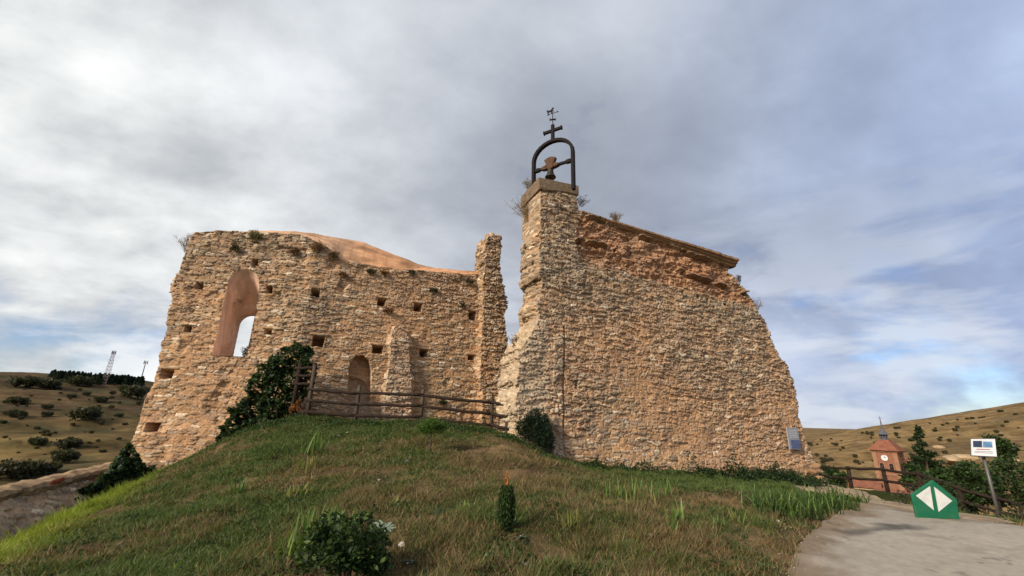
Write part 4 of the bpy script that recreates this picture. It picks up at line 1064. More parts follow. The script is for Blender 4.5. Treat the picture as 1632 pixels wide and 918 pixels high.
for px, py, r, sd, lab in ((612, 848, .26, 1, 'large pale silver mullein rosette right of the round bush'), (738, 704, .24, 2, 'small silver mullein rosette right of the pine sapling'), (652, 902, .14, 3, 'small silver rosette low on the slope beside white stone'), (830, 860, .11, 4, 'tiny silver rosette at the foot of the scorched conifer'), (645, 738, .14, 5, 'grey green rosette left below the pine sapling')):
    rosette(gpt(px, py), r, sd, lab)
# white stones
def stone(loc, r, seed, label, mat='white', group=None):
    rg = np.random.default_rng(seed); import bmesh
    bm = bmesh.new(); bmesh.ops.create_icosphere(bm, subdivisions=2, radius=1); V = np.array([v.co for v in bm.verts]); Fq = [tuple(v.index for v in f.verts) for f in bm.faces]; bm.free()
    pl = rg.normal(size=(9, 3)); pl /= np.linalg.norm(pl, axis=1, keepdims=True)
    for q in pl: 
        d = V @ q; V = V-np.maximum(d-(.55+.3*rg.random()), 0)[:, None]*q
    V = V*np.array([r*(1+.4*rg.random()), r*(.8+.4*rg.random()), r*.7]); o = mesh('stone', V, Fq, MAT[mat]); o.location = (float(loc[0]), float(loc[1]), float(loc[2])+r*.25); o.rotation_euler = (0, 0, rg.random()*6); return props(o, label, 'stone', group)
for i, (px, py, r, lab) in enumerate(((640, 874, .05, 'largest white stone, right of the round bush'), (833, 903, .04, 'white stone near the bottom middle of the slope'), (1037, 856, .035, 'white stone below the lower iris fan'))): stone(gpt(px, py), r, 60+i, lab)
for i, (px, py, r) in enumerate(((604, 766, .03), (627, 790, .025), (553, 720, .03), (414, 788, .02), (310, 864, .02), (458, 905, .02), (1240, 832, .03), (960, 905, .02), (1076, 889, .02), (700, 742, .02), (555, 690, .04), (540, 696, .035), (880, 825, .02), (760, 770, .02))):
    stone(gpt(px, py), r, 80+i, 'little pale stone lying loose on the turf', 'white', 'small loose stones scattered on the turf')
# rubble at the right foot of the gable
for i, (px, py, r) in enumerate(((1296, 752, .17), (1308, 763, .2), (1302, 742, .15), (1318, 775, .13), (1290, 764, .15))):
    a = at(px, py, 17.0-(px-1290)*.02); stone((a[0], a[1], a[2]-.05), r, 120+i, 'rough ochre block tumbled at the right foot of the gable wall', 'brickband', 'tumbled blocks at the gable foot')

# ivy
def scatter_on(poly, n, fn, seed):
    rg = np.random.default_rng(seed); P = np.array(poly, float); lo, hi = P.min(0), P.max(0); out = []
    q = lo+(hi-lo)*rg.random((n*4, 2)); q = q[inpoly(q[:, 0], q[:, 1], P)][:n]
    q = q+6*np.stack([fbm(q[:, 0]/9, q[:, 1]/9, seed, 3), fbm(q[:, 0]/9+5, q[:, 1]/9, seed+1, 3)], 1)*3.4
    return np.array([fn(a, b, rg) for a, b in q])
def ivy(name, poly, n, fn, size, cols, seed, label, cat='ivy'):
    P = scatter_on(poly, n, fn, seed); c = P.mean(0); c[2] = P[:, 2].min()
    o = empty(name, c, 0, label, cat)
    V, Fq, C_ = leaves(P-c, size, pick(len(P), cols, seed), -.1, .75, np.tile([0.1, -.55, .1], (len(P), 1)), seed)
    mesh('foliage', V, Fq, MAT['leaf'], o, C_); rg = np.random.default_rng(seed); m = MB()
    for k in range(7):
        a = P[rg.integers(len(P))]-c; m.tube([a*np.array([1, 1, .2])+np.array([0, .12, -.05]), a+np.array([.05, .12, 0])], [.02, .008], 6)
    m.build('stem', MAT['trunk'], o); return o
IVC = [(.026, .050, .018), (.036, .066, .022), (.018, .032, .014), (.070, .110, .034), (.048, .075, .036)]
ivy('ivy_thicket', [(344, 705), (352, 680), (372, 655), (392, 628), (402, 598), (418, 580), (440, 562), (468, 552), (492, 548), (499, 562), (496, 600), (490, 630), (470, 655), (440, 672), (400, 690), (362, 706)], 11000,
    lambda a, b, rg: at(a, b, 14.75-.2*math.sin((b-540)/50)+.8*fbm(np.array([a/16]), np.array([b/16]), 7, 3)[0]-.35*rg.random()+.10*(a-430)/60), .12, IVC, 71, 'dark ivy thicket climbing the ruin beside the tall fence post')
ivy('ivy_mound', [(108, 815), (122, 792), (150, 765), (175, 745), (190, 728), (200, 712), (210, 716), (222, 738), (245, 750), (262, 752), (230, 768), (190, 786), (150, 805), (112, 818)], 5200,
    lambda a, b, rg: at(a, b, 13.4-(815-b)*.0-1.4*(250-a)/140+.5*fbm(np.array([a/12]), np.array([b/12]), 9, 3)[0]-.3*rg.random()), .12, IVC, 72, 'dark ivy mound at the lower left corner of the ruin')
# rusty dry bush by the tall post
p = at(474, 655, 14.1); shrub('dry_bush', (p[0], p[1], g1(p[0], p[1])), .55, .62, 900, .06, [(.27, .10, .03), (.20, .085, .03), (.33, .14, .05)], 73, 'rust brown dry bush left of the tall fence post', lumps=8)
# leafy undergrowth
def undergrowth(name, pts, w, h, n, size, cols, seed, label):
    """one leafy strip of ground cover"""
    rg = np.random.default_rng(seed); P = []
    pts = np.array(pts, float); L = np.r_[0, np.cumsum(np.hypot(*np.diff(pts, axis=0).T))]
    t = rg.random(n)*L[-1]; x = np.interp(t, L, pts[:, 0])+w*rg.normal(size=n)*.5; y = np.interp(t, L, pts[:, 1])+w*rg.normal(size=n)*.4
    hh = h*np.clip(.45+2.8*fbm(x*1.4, y*1.4, seed, 3), .04, 1.7); z = gz(x, y)+rg.random(n)**.7*hh
    V, Fq, C_ = leaves(np.c_[x, y, z], size, pick(n, cols, seed), .3, .6, None, seed); o = mesh(name, V, Fq, MAT['leaf'], None, C_); return props(o, label, 'undergrowth', None, 'stuff')
gb = [(-ug[1]*.35*-1+GW.p[0][0]+ug[0]*t, GW.p[0][1]+ug[1]*t-.45) for t in np.linspace(2.4, 12.6, 12)]
undergrowth('undergrowth', gb, .55, .30, 6000, .065, G_DARK+G_DARK+G_MID, 75, 'dark weedy undergrowth along the gable foot')
undergrowth('undergrowth', [(6.2, 14.2), (8.5, 14.9), (10.2, 15.6)], .9, .55, 5200, .08, G_DARK+[(.035, .065, .02)], 76, 'tall dark weeds on the bank below the plaque')
undergrowth('ground_cover', [(-7.6, 13.2), (-6.5, 13.2), (-5, 13.3), (-3, 13.3), (-1.2, 13.3), (.4, 12.6), (1.2, 11.9)], .8, .16, 9000, .055, G_MID+G_DARK+G_MID, 77, 'low leafy ground cover along the mound crest')

# plants on the walls
def sprig(name, P, n, L, cols, seed, label, cat='plant', group=None, twig=True, fan=.9, tilt=(0, 0)):
    random.seed(seed); o = empty(name, P, 0, label, cat, group); m = MB(); tips = []
    for k in range(n):
        a = random.uniform(0, 6.28); q = fan*random.random(); l = L*random.uniform(.5, 1.1); d = np.array([math.cos(a)*q+tilt[0], math.sin(a)*q*.6+tilt[1], 1.0]); d /= np.linalg.norm(d)
        p0 = np.array([random.uniform(-.1, .1), random.uniform(-.05, .05), -.06]); p1 = p0+d*l*.55; p2 = p0+d*l+np.array([random.uniform(-.1, .1), 0, -.04])*L
        m.tube([p0, p1, p2], [.007, .005, .003], 4); tips += [p1*(1-t)+p2*t for t in (0, .4, .8, 1)]+[p0*.4+p1*.6]
        for b in range(3):
            s = p1+(p2-p1)*random.random(); e_ = s+np.array([random.uniform(-1, 1), random.uniform(-1, 1), random.uniform(.1, 1)])*L*.2; m.tube([s, e_], [.004, .002], 4); tips.append(e_)
    m.build('stem', MAT['dry'], o)
    T = np.repeat(np.array(tips), 4, 0); T = T+np.random.default_rng(seed).normal(size=T.shape)*L*.05
    V, Fq, C_ = leaves(T, .045 if L < .5 else .04, pick(len(T), cols, seed), .4, .4, None, seed); mesh('foliage', V, Fq, MAT['leaf'], o, C_); return o
DRY = [(.24, .17, .10), (.17, .11, .07), (.30, .20, .12)]; RUS = [(.22, .085, .03), (.15, .06, .03), (.26, .13, .05)]
def onap(px, py, d=-.06): a, h = AP.co(px, py); return AP.pos(np.array([a]), np.array([h]), np.array([d]))[0]
def ongw(px, py, d=-.06): a, h = GW.co(px, py); return GW.pos(np.array([a]), np.array([h]), np.array([d]))[0]
sprig('wall_plant', onap(406, 384), 46, .42, [(.11, .13, .03), (.16, .15, .04), (.07, .09, .025)], 1, 'yellow green tuft hanging on the wall top left of centre')
sprig('wall_plant', onap(503, 402), 46, .46, RUS, 2, 'rusty red dry tuft high on the ruin beside the orange capping', fan=1.3)
sprig('wall_plant', onap(530, 412), 30, .34, RUS+G_DARK, 3, 'brown green tuft under the top of the orange capping', fan=1.2)
for i, (px, py, lab) in enumerate(((590, 432, 'dark green tuft under the orange capping, leftmost of two'), (612, 434, 'brownish tuft under the orange capping, right of the dark one'), (655, 434, 'small green tuft on the wall edge under the low capping'), (690, 462, 'round dark plant rooted in the upper wall right of a square hole'), (735, 486, 'small dark plant above the rightmost upper square hole'), (748, 448, 'green tuft at the wall top next to the broken pier'), (545, 436, 'olive tuft below the brown wall top tuft'), (376, 395, 'small olive tuft left below the wall top tuft'), (470, 400, 'thin rusty tuft left of the red dry tuft'), (704, 640, 'dark weed growing low on the wall behind the fence'), (618, 494, 'dry brown tuft right of a square hole above the buttress'))):
    sprig('wall_plant', onap(px, py+4), 26, .24, (RUS if 'rust' in lab or 'brown' in lab else G_DARK+[(.06, .07, .025)]), 10+i, lab, fan=1.1)
e0 = GW.pos(np.array([.93]), np.array([8.85]), np.array([.7]))[0]
sprig('dry_shrub', at(843, 350, 13.9), 30, 1.0, DRY, 30, 'dry leafless shrub growing from left edge of the gable, below the bell', 'dry shrub', fan=.8, tilt=(-.5, 0))
sprig('dry_shrub', at(846, 305, 14.0), 18, .6, DRY, 31, 'small dry shrub at the left foot of the iron arch', 'dry shrub', fan=.8, tilt=(-.3, 0))
sprig('dry_shrub', at(925, 327, 13.9), 12, .5, DRY, 32, 'thin dry stalks right below the coping of the bell arch', 'dry shrub', tilt=(.3, 0))
sprig('dry_shrub', at(982, 353, 14.6), 22, .42, [(.30, .25, .2), (.22, .18, .14)], 33, 'pale feathery dry plant on the sloping cornice', 'dry shrub')
sprig('dry_shrub', at(1200, 500, 17.3), 24, .65, DRY, 34, 'dry shrub on the broken right shoulder of the gable', 'dry shrub', tilt=(.3, 0))
sprig('dry_shrub', at(1176, 450, 17.0), 10, .35, DRY, 35, 'little dry stalks below the right end of the cornice', 'dry shrub', tilt=(.3, 0))
sprig('dry_shrub', at(299, 400, 15.0), 24, .75, DRY+[(.08, .10, .03)], 36, 'straggly shrub on the upper left corner of the ruin', 'dry shrub', tilt=(-.2, 0))
sprig('dry_shrub', at(821, 552, 13.6), 14, .45, DRY, 37, 'dry stalks on the low broken stub between ruin and gable', 'dry shrub')
sprig('wall_plant', at(391, 568, 16.0), 16, .42, G_MID+[(.12, .17, .05)], 38, 'green sprig on the sill of the tall arched window', fan=.6)

# ------------------------------------------------------------------ turf
def build_turf():
    rg = np.random.default_rng(99); n = 1250000
    az = np.radians(-53+106*rg.random(n)); r = 3.8*(17.0/3.8)**rg.random(n)
    x = r*np.sin(az); y = r*np.cos(az)
    tuft = rg.random(n) < .22; ci = rg.integers(0, 2200, n); x = np.where(tuft, x[ci]+.10*rg.normal(size=n), x); y = np.where(tuft, y[ci]+.10*rg.normal(size=n), y); r = np.hypot(x, y)
    ox = .30*fbm(x*3, y*3, 141, 3); keep = ~inpoly(x+ox, y-ox, np.array(PAVE)) & ~inpoly(x, y, np.array(TRACK)) & (y < 15.2) & (y > 3.4)
    cl = .5+1.5*fbm(x*3.1, y*3.1, 131, 3); g = green_w(x, y); li = lime_w(x, y)
    keep &= rg.random(n) < np.clip(.15+.75*cl+.25*g+.3*li, 0, 1)
    bare = sm(.03, .09, fbm(x*1.3+3, y*1.3, 133, 5))*sm(.75, .45, g); keep &= rg.random(n) > .93*bare
    x, y, g, li, r, cl, tuft = x[keep], y[keep], g[keep], li[keep], r[keep], cl[keep], tuft[keep]; n = len(x); z = gz(x, y)
    k = rg.random(n); isg = (k < .20+.85*g)
    hgt = (.016+.04*rg.random(n)**1.6+.05*np.clip(cl-.35, 0, 1)*rg.random(n))*(1+.6*li)*np.where(isg, 1, 1.1)*np.where(tuft, 2.3, 1); w = .0022+.00062*r
    a = rg.random(n)*6.283; ln = .35+.9*rg.random(n); dx = np.cos(a)*ln*hgt; dy = np.sin(a)*ln*hgt
    b = rg.random(n)*6.283; wx = np.cos(b)*w; wy = np.sin(b)*w
    V = np.stack([np.c_[x-wx, y-wy, z-.006], np.c_[x+wx, y+wy, z-.006], np.c_[x+dx, y+dy, z+hgt]], 1).reshape(-1, 3)
    dry = np.array([(.165, .112, .055), (.13, .088, .043), (.235, .17, .08), (.095, .066, .035)])[rg.integers(0, 4, n)]
    gr = np.array([(.062, .092, .022), (.082, .116, .028), (.042, .066, .018), (.105, .125, .038)])[rg.integers(0, 4, n)]
    c = np.where(isg[:, None], gr, dry); lime = np.array([.20, .24, .024]); c = c*(1-.85*li[:, None])+.85*li[:, None]*lime
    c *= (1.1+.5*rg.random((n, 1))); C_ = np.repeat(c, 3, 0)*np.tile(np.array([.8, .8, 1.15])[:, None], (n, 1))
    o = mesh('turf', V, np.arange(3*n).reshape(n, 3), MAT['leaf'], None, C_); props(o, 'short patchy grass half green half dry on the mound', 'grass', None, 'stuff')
    # small broad leaved weeds and dead leaves in the turf
    n = 60000; az = np.radians(-52+100*rg.random(n)); r = 4*(15/4)**rg.random(n); x = r*np.sin(az); y = r*np.cos(az)
    kk = ~inpoly(x, y, np.array(PAVE)) & ~inpoly(x, y, np.array(TRACK)) & (y < 14.6) & (fbm(x*1.7, y*1.7, 135, 4)+.22*green_w(x, y) > .12); x, y = x[kk], y[kk]; n = len(x)
    V, Fq, C_ = leaves(np.c_[x, y, gz(x, y)+.015+.04*rg.random(n)], .04, pick(n, G_MID+G_DARK+[(.08, .085, .03)], 9), .2, .6, None, 9)
    props(mesh('turf_weeds', V, Fq, MAT['leaf'], None, C_), 'small broad leaved weeds spread through the turf', 'weeds', None, 'stuff')
build_turf()
def build_gravel():
    rg = np.random.default_rng(44); P = rough_outline(PAVE, .10, .07, 33); k = rg.integers(0, len(P), 2600); q = P[k]+.16*rg.normal(size=(2600, 2)); q = q[(q[:, 1] > 3.5) & (q[:, 1] < 11)]; n = len(q)
    r = .004+.012*rg.random(n)**3; z = gz(q[:, 0], q[:, 1])+.026
    o8 = np.array([(1, 0, 0), (0, 1, 0), (-1, 0, 0), (0, -1, 0), (0, 0, .8)]); V = np.c_[q, z][:, None, :]+o8[None]*r[:, None, None]*(.6+.8*rg.random((n, 5, 1)))
    f = np.array([(0, 1, 4), (1, 2, 4), (2, 3, 4), (3, 0, 4)]); Fq = (np.arange(n)[:, None, None]*5+f[None]).reshape(-1, 3); c = np.repeat(np.array([.34, .28, .21])*(.5+.9*rg.random((n, 1))), 5, 0)
    props(mesh('gravel', V.reshape(-1, 3), Fq, MAT['cap'], None, c), 'loose gravel along the pavement edge', 'gravel', None, 'stuff')
build_gravel()

# ------------------------------------------------------------------ low stone wall on the left
def build_lowwall():
    a = at(-40, 792, 9.0); b = at(196, 738, 14.3)
    lw = Wall([a[:2], b[:2]]); L = lw.cum[-1]
    o = empty('low_stone_wall', (a[0], a[1], -1.5), 0, 'low grey rubble wall with earthy coping left of the mound', 'wall')
    build_wall('wall', lw, [(0, -2.6), (L, -2.6), (L, b[2]-.16), (L*.5, (a[2]+b[2])/2-.16), (0, a[2]-.16)], .55, 61, lambda s, h: np.full(s.shape, .85), res=.03, parent=o, ragged=.06, cfun=lambda s, h, c: c*np.array([1.0, .98, .95]))
    V = []; n = 70
    for k in range(n+1):
        t = k/n
        for i, (d_, h_) in enumerate(((-.07, -.20), (-.13, -.10), (-.08, -.02), (.1, .02), (.4, .0), (.62, -.1), (.6, -.22))):
            q = fbm(np.array([t*22+i*.5]), np.array([i*1.7]), 430, 3)[0]
            V.append(lw.pos(np.array([L*t]), np.array([a[2]+(b[2]-a[2])*t+h_+q*.10]), np.array([d_+q*.10]))[0])
    m = 7; mesh('coping', V, [(k*m+i, (k+1)*m+i, (k+1)*m+i+1, k*m+i+1) for k in range(n) for i in range(m-1)], MAT['copearth'], o)
    wm = [c for c in o.children if c.name.startswith('wall')][0]; co = np.zeros(len(wm.data.vertices)*3, np.float32); wm.data.vertices.foreach_get('co', co); co = co.reshape(-1, 3)
    nrm = np.array([lw.u[0][1], -lw.u[0][0]]); ss = (co[:, :2]-a[:2]) @ lw.u[0]/L; dz = np.clip(a[2]+(b[2]-a[2])*ss-.16-co[:, 2], 0, 3); co[:, :2] += nrm*(dz*.95)[:, None]; wm.data.vertices.foreach_set('co', co.ravel()); wm.data.update()
    loc_to(o)
    # broken roof tile lying on the coping
    c = onplane(77, 772, a[:2], lw.u[0]); s_ = (c[:2]-a[:2]) @ lw.u[0]; P = lw.pos(np.array([s_]), np.array([c[2]+.05]), np.array([-.10]))[0]
    t = MB(); V = []
    for i in range(2):
        for k in range(9):
            an = math.pi*k/8; rr = .10-.015*i; V += [(-.17+.05*math.sin(k*1.9), rr*math.cos(an), rr*.55*math.sin(an)), (.15+.06*math.cos(k*2.3), rr*1.2*math.cos(an), rr*.6*math.sin(an))]
    Fq = [(2*k, 2*k+1, 2*k+3, 2*k+2) for k in range(8)]+[(18+2*k, 18+2*k+2, 18+2*k+3, 18+2*k+1) for k in range(8)]+[(2*k, 2*k+2, 18+2*k+2, 18+2*k) for k in range(8)]+[(2*k+1, 18+2*k+1, 18+2*k+3, 2*k+3) for k in range(8)]+[(0, 18, 19, 1), (16, 17, 35, 34)]
    t.add(V, Fq); q = t.build('roof_tile', MAT['terracotta']); q.location = tuple(P); q.rotation_euler = (2.4, -.25, math.atan2(lw.u[0][1], lw.u[0][0])-.3); props(q, 'broken red clay roof tile lying on the low wall coping', 'tile')
MAT['copearth'] = mat_col('coping_earth', (.30, .205, .12), .4, 5, .97, .6, 25, .05, dirt=((.10, .075, .05), 4, .8))
build_lowwall()

# ------------------------------------------------------------------ distance: church, houses, trees, bushes, masts
def farpt(px, py, r0=30, r1=700):
    d = ray(px, py); u = d/math.hypot(d[0], d[1]); rr = np.exp(np.arange(math.log(r0), math.log(r1), .004)); P = CAM+u*rr[:, None]; z = gz(P[:, 0], P[:, 1]); k = np.nonzero(P[:, 2] < z)[0]
    if len(k) == 0: return None
    p = P[k[0]]; return np.array([p[0], p[1], float(gz(p[:1], p[1:2])[0])])
def build_church():
    Yc = 118.0; cl = at(1389, 717, Yc); fe = np.array([math.cos(.97), -math.sin(.97), 0.]); w = min((abs(pix(cl+fe*q)[0]-1428), q) for q in np.arange(1, 30, .05))[1]; cr = cl+fe*w; wd = w*.95
    eave = cl[2]; zb = -24.0; rz = math.atan2((cr-cl)[1], (cr-cl)[0])
    ce = (cl+cr)/2; e = (cr-cl)[:2]/w; n = np.array([-e[1], e[0]]); C0 = np.array([ce[0]+n[0]*wd/2, ce[1]+n[1]*wd/2, zb])
    o = empty('church_tower', C0, rz, 'red brick church tower with clock, belfry arches and tiled pyramid roof', 'church tower'); H = eave-zb
    b = MB(); b.box((0, 0, H/2), (w, wd, H)); b.build('wall', MAT['brick'], o)
    b = MB()
    for sx in (-1, 1):
        for sy in (-1, 1): b.box((sx*(w/2-.35), sy*(wd/2-.35), H/2-.2), (.86, .86, H-.5))
    b.build('corner_pilaster', MAT['brickpale'], o)
    b = MB(); b.box((0, 0, H-5.6), (w+.36, wd+.36, .35)); b.build('string_course', MAT['brickpale'], o); b = MB(); b.box((0, 0, H-.15), (w+.5, wd+.5, .4)); b.build('eaves_course', MAT['brickpale'], o)
    def arch(cx, z, aw, ah, y, name='belfry_opening', mat='dark', depth=.16):
        a = MB(); a.plate([(cx-aw/2, z), (cx+aw/2, z)]+[(cx+aw/2*math.cos(t), z+ah+aw/2*math.sin(t)) for t in np.linspace(0, math.pi, 9)], depth, (0, y, 0), (1, 0, 0), (0, 0, 1)); return a.build(name, MAT[mat], o)
    for sx in (-1, 1):
        arch(sx*w*.19, H-4.9, w*.24, 1.35, -wd/2-.06, 'opening_surround', 'brickpale', .14)
        arch(sx*w*.19, H-4.7, w*.16, 1.3, -wd/2-.08)
        q = MB(); q.tube([(sx*w*.19, -wd/2-.17, H-3.9), (sx*w*.19, -wd/2-.17, H-3.5)], [.36, .14], 12); q.build('bell', MAT['bronze'], o)
    for sy in (-1, 1):
        a = MB(); a.plate([(sy*w*.19-.5, 0), (sy*w*.19+.5, 0)]+[(sy*w*.19+.5*math.cos(t), 1.3+.5*math.sin(t)) for t in np.linspace(0, math.pi, 9)], .16, (w/2+.04, 0, H-4.7), (0, 1, 0), (0, 0, 1)); a.build('belfry_opening', MAT['dark'], o)
    ck = MB(); ck.plate([(.7*math.cos(t), .7*math.sin(t)) for t in np.linspace(0, 2*math.pi, 28)[:-1]], .2, (-.1, -wd/2-.08, H-1.75), (1, 0, 0), (0, 0, 1)); cko = ck.build('clock_face', MAT['panelwhite'], o)
    hd = MB(); hd.box((-.1+.17, -wd/2-.2, H-1.75+.1), (.45, .03, .08), 0); hd.box((-.1, -wd/2-.235, H-1.75+.30), (.07, .03, .6), 0); hd.build('clock_hands', MAT['dark'], cko)
    rf = MB(); ov = .7; ht = at(1404, 700, Yc+w/2)[2]-zb-H; a = w/2+ov; b2 = .95
    rf.add([(-a, -a, H+.06), (a, -a, H+.06), (a, a, H+.06), (-a, a, H+.06), (-b2, -b2, H+ht), (b2, -b2, H+ht), (b2, b2, H+ht), (-b2, b2, H+ht)], [(3, 2, 1, 0), (0, 1, 5, 4), (1, 2, 6, 5), (2, 3, 7, 6), (3, 0, 4, 7), (4, 5, 6, 7)]); rf.build('roof', MAT['tile'], o)
    ln = MB(); zt = H+ht; hl = at(1403, 690, Yc+w/2)[2]-zb-zt
    for t in range(8): ln.box((.72*math.cos(t*math.pi/4), .72*math.sin(t*math.pi/4), zt+hl*.4), (.2, .2, hl*.8), t*math.pi/4)
    ln.lathe([(.9, zt-.05), (.9, zt+.12)], n=8); ln.lathe([(.45, zt+.1), (.45, zt+hl*.8)], n=8); ln.build('lantern', MAT['slate'], o)
    sp = MB(); zt += hl*.8; sp.lathe([(1.35, zt), (1.2, zt+.25), (.6, zt+.75), (.22, zt+1.5), (.12, zt+3.2), (.04, zt+4.6)], n=10); sp.box((0, 0, zt+4.1), (.8, .08, .1)); sp.build('spire', MAT['slate'], o)
def house(name, px, py, Y, w, d, h, rise, rz, label, wall='render', roof='tile', wins=2, ridge=0):
    p = at(px, py, Y); o = empty(name, (p[0], p[1], p[2]-h-3), rz, label, 'house'); H = h+3
    b = MB(); b.box((0, 0, H/2), (w, d, H)); b.build('wall', MAT[wall], o)
    a, c = w/2+.4, d/2+.4
    r = MB(); r.add([(-a, -c, H+.03), (a, -c, H+.03), (a, c, H+.03), (-a, c, H+.03), (-a*.98, 0, H+rise), (a*.98, 0, H+rise), (-a, -c, H-.15), (a, -c, H-.15), (a, c, H-.15), (-a, c, H-.15)], [(0, 1, 5, 4), (2, 3, 4, 5), (1, 2, 5), (3, 0, 4), (6, 7, 1, 0), (7, 8, 2, 1), (8, 9, 3, 2), (9, 6, 0, 3), (9, 8, 7, 6)]); r.build('roof', MAT[roof], o)
    for k in range(wins):
        x = (k-(wins-1)/2)*w/(wins+.6); f = MB(); f.box((x, -d/2-.02, H-1.9), (.85, .1, 1.15)); f.build('window', MAT['dark'], o)
    return o
build_church()
house('village_house', 1378, 774, 100, 5.2, 4.5, 4, 1.1, -.75, 'long church roof of red tiles below the brick tower', 'render', 'tile', 3)
house('village_house', 1436, 786, 84, 6.5, 4, 3, .5, -.8, 'low pale walled house at the foot of the brick tower seen through the fence', 'render', 'tile', 2)
house('village_house', 1457, 737, 165, 7, 6, 4, 1.6, -.7, 'small pale ochre house right of the brick tower', 'render', 'tile', 2)
house('village_house', 1338, 771, 112, 6, 5, 3, 1.2, -.6, 'small red roofed house left of the brick tower', 'render', 'tile', 2)
# pale rock outcrops on the right hill
for i, (px, py, r, lab) in enumerate(((1517, 738, 3.4, 'pale ochre rock face at hill foot, left of the sign'), (1535, 733, 2.6, 'smaller pale rock face just left of the white sign'), (1616, 741, 2.8, 'pale rock outcrop right of the sign panel'), (1496, 716, 2.0, 'pale rock knob above the dark poplar'))):
    p = farpt(px, py)
    if p is not None: 
        s = stone(p, r, 160+i, lab, 'render'); s.name = 'rock_outcrop'; s['category'] = 'rock'; s.scale = (1.5, .8, .8)

def tree(name, loc, w, h, n, size, cols, seed, label, cat='tree', group=None, lumps=16, trunk=.3, shape='round', mat='trunk'):
    rg = np.random.default_rng(seed); o = empty(name, loc, 0, label, cat, group); bl = []; m = MB(); m.tube([(0, 0, -.5), (w*.02, 0, h*.35), (0, w*.02, h*.75)], [h*.030, h*.022, h*.006], 8)
    for k in range(lumps):
        t = (k+rg.random())/lumps; z = h*(trunk+(1-trunk)*t*.93)
        prof = math.sin(math.pi*min(1, .12+.86*t))**.7 if shape == 'round' else (1-t)**.8+.08
        r = w*.5*prof*.75*math.sqrt(rg.random()); a = rg.random()*6.28; q = w*(.13+.12*rg.random())*(.6+.5*prof); x, y = r*math.cos(a), r*math.sin(a)
        bl.append((x, y, z, q, q, q*.75)); m.tube([(0, 0, max(h*.2, z-r*.7-h*.06)), (x*.5, y*.5, z-r*.2), (x, y, z)], [h*.010, h*.007, h*.002], 5)
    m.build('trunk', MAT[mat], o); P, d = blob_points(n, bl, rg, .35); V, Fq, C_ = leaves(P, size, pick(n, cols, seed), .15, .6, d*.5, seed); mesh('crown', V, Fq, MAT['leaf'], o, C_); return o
def standing(px, py, Y): p = at(px, py, Y); return np.array([p[0], p[1], p[2]])
tree('poplar_tree', standing(1478, 748, 92), 4.6, 8.6, 1500, .55, G_DARK+[(.028, .05, .018)], 201, 'dark tall ragged tree between brick tower and sign', trunk=.1, shape='cone', lumps=22)
tree('village_tree', standing(1466, 780, 60), 4.2, 3.0, 2000, .42, G_DARK+G_MID, 202, 'green leafy tree behind the rail fence beside the tower', trunk=.1)
tree('village_tree', standing(1478, 757, 100), 8, 3.0, 1800, .6, G_DARK, 203, 'low dark tree at the right base of the tower', trunk=.05)
tree('village_tree', standing(1508, 779, 50), 3.4, 1.9, 1600, .38, G_DARK+G_MID, 204, 'low bushy tree just above the green board', trunk=.05)
tree('bank_tree', standing(1566, 805, 21), 2.1, 1.9, 3400, .13, G_DARK+G_MID+[(.05, .075, .025)], 205, 'broad dark leafy tree behind the white sign panel', trunk=.05, lumps=24)
tree('bank_tree', standing(1624, 805, 19), 2.3, 1.75, 2800, .12, G_DARK+G_MID+[(.05, .07, .025)], 206, 'dark leafy tree at the right picture edge behind the fence', trunk=.05, lumps=20)
tree('bank_tree', standing(1535, 812, 24), 2.2, 1.3, 2200, .15, G_DARK, 207, 'small dark tree right of the green board behind the fence', trunk=.05)
tree('village_tree', standing(1322, 772, 55), 4.2, 1.9, 1800, .38, G_DARK+G_MID, 208, 'green bush like tree behind the left end of the rail fence', trunk=.05)
tree('village_tree', standing(1592, 735, 120), 9, 6.5, 1800, .7, G_MID+G_DARK, 209, 'mid green tree on the far slope under the sign panel', trunk=.1)
undergrowth('undergrowth', [(10.3, 9.3), (11.3, 9.0), (12.4, 8.6), (13.4, 8.0)], .7, .35, 4200, .07, [(.05, .05, .025), (.075, .06, .03), (.035, .045, .02)], 78, 'brown weedy scrub at the path edge under the sign')
undergrowth('undergrowth', [(10.5, 11.6), (11.4, 10.6), (12.3, 9.8), (13.6, 9.2)], 1.0, .6, 6500, .08, [(.04, .045, .022), (.06, .05, .025), (.03, .04, .018)], 79, 'dark scrub along the rail fence right of the board')

# hill bushes: one model copied
def hill_bush_model(seed, cols):
    rg = np.random.default_rng(seed); bl = []
    for k in range(14):
        a = rg.random()*6.28; r = .62*math.sqrt(rg.random()); bl.append((r*math.cos(a), r*math.sin(a)*.8, .28+.3*rg.random()*(1-r*.6), .3, .3, .26))
    P, d = blob_points(1100, bl, rg, .4); P[:, 2] = np.maximum(P[:, 2], -.05); V, Fq, C_ = leaves(P, .16, pick(1100, cols, seed), .2, .7, d*.4, seed)
    return mesh('hill_bush', V, Fq, MAT['leaf'], None, C_).data
HB = [hill_bush_model(300+i, c) for i, c in enumerate(([(.048, .050, .023), (.062, .060, .028), (.040, .043, .020)], [(.055, .056, .024), (.068, .064, .03), (.045, .048, .021)], [(.085, .076, .036), (.10, .084, .042), (.068, .064, .03)]))]
for o in [o for o in bpy.data.objects if o.name.startswith('hill_bush')]: bpy.data.objects.remove(o)
def hbush(px, py, wpx, label, group=None, k=0, squash=1.0):
    p = farpt(px, py)
    if p is None: return
    D = (p-CAM) @ Fw; s = wpx/F_*D/1.7; o = bpy.data.objects.new('hill_bush', HB[k]); COL.objects.link(o); o.location = tuple(p-np.array([0, 0, .05*s])); o.scale = (s, s, s*squash); o.rotation_euler = (0, 0, px*.37); props(o, label, 'bush', group)
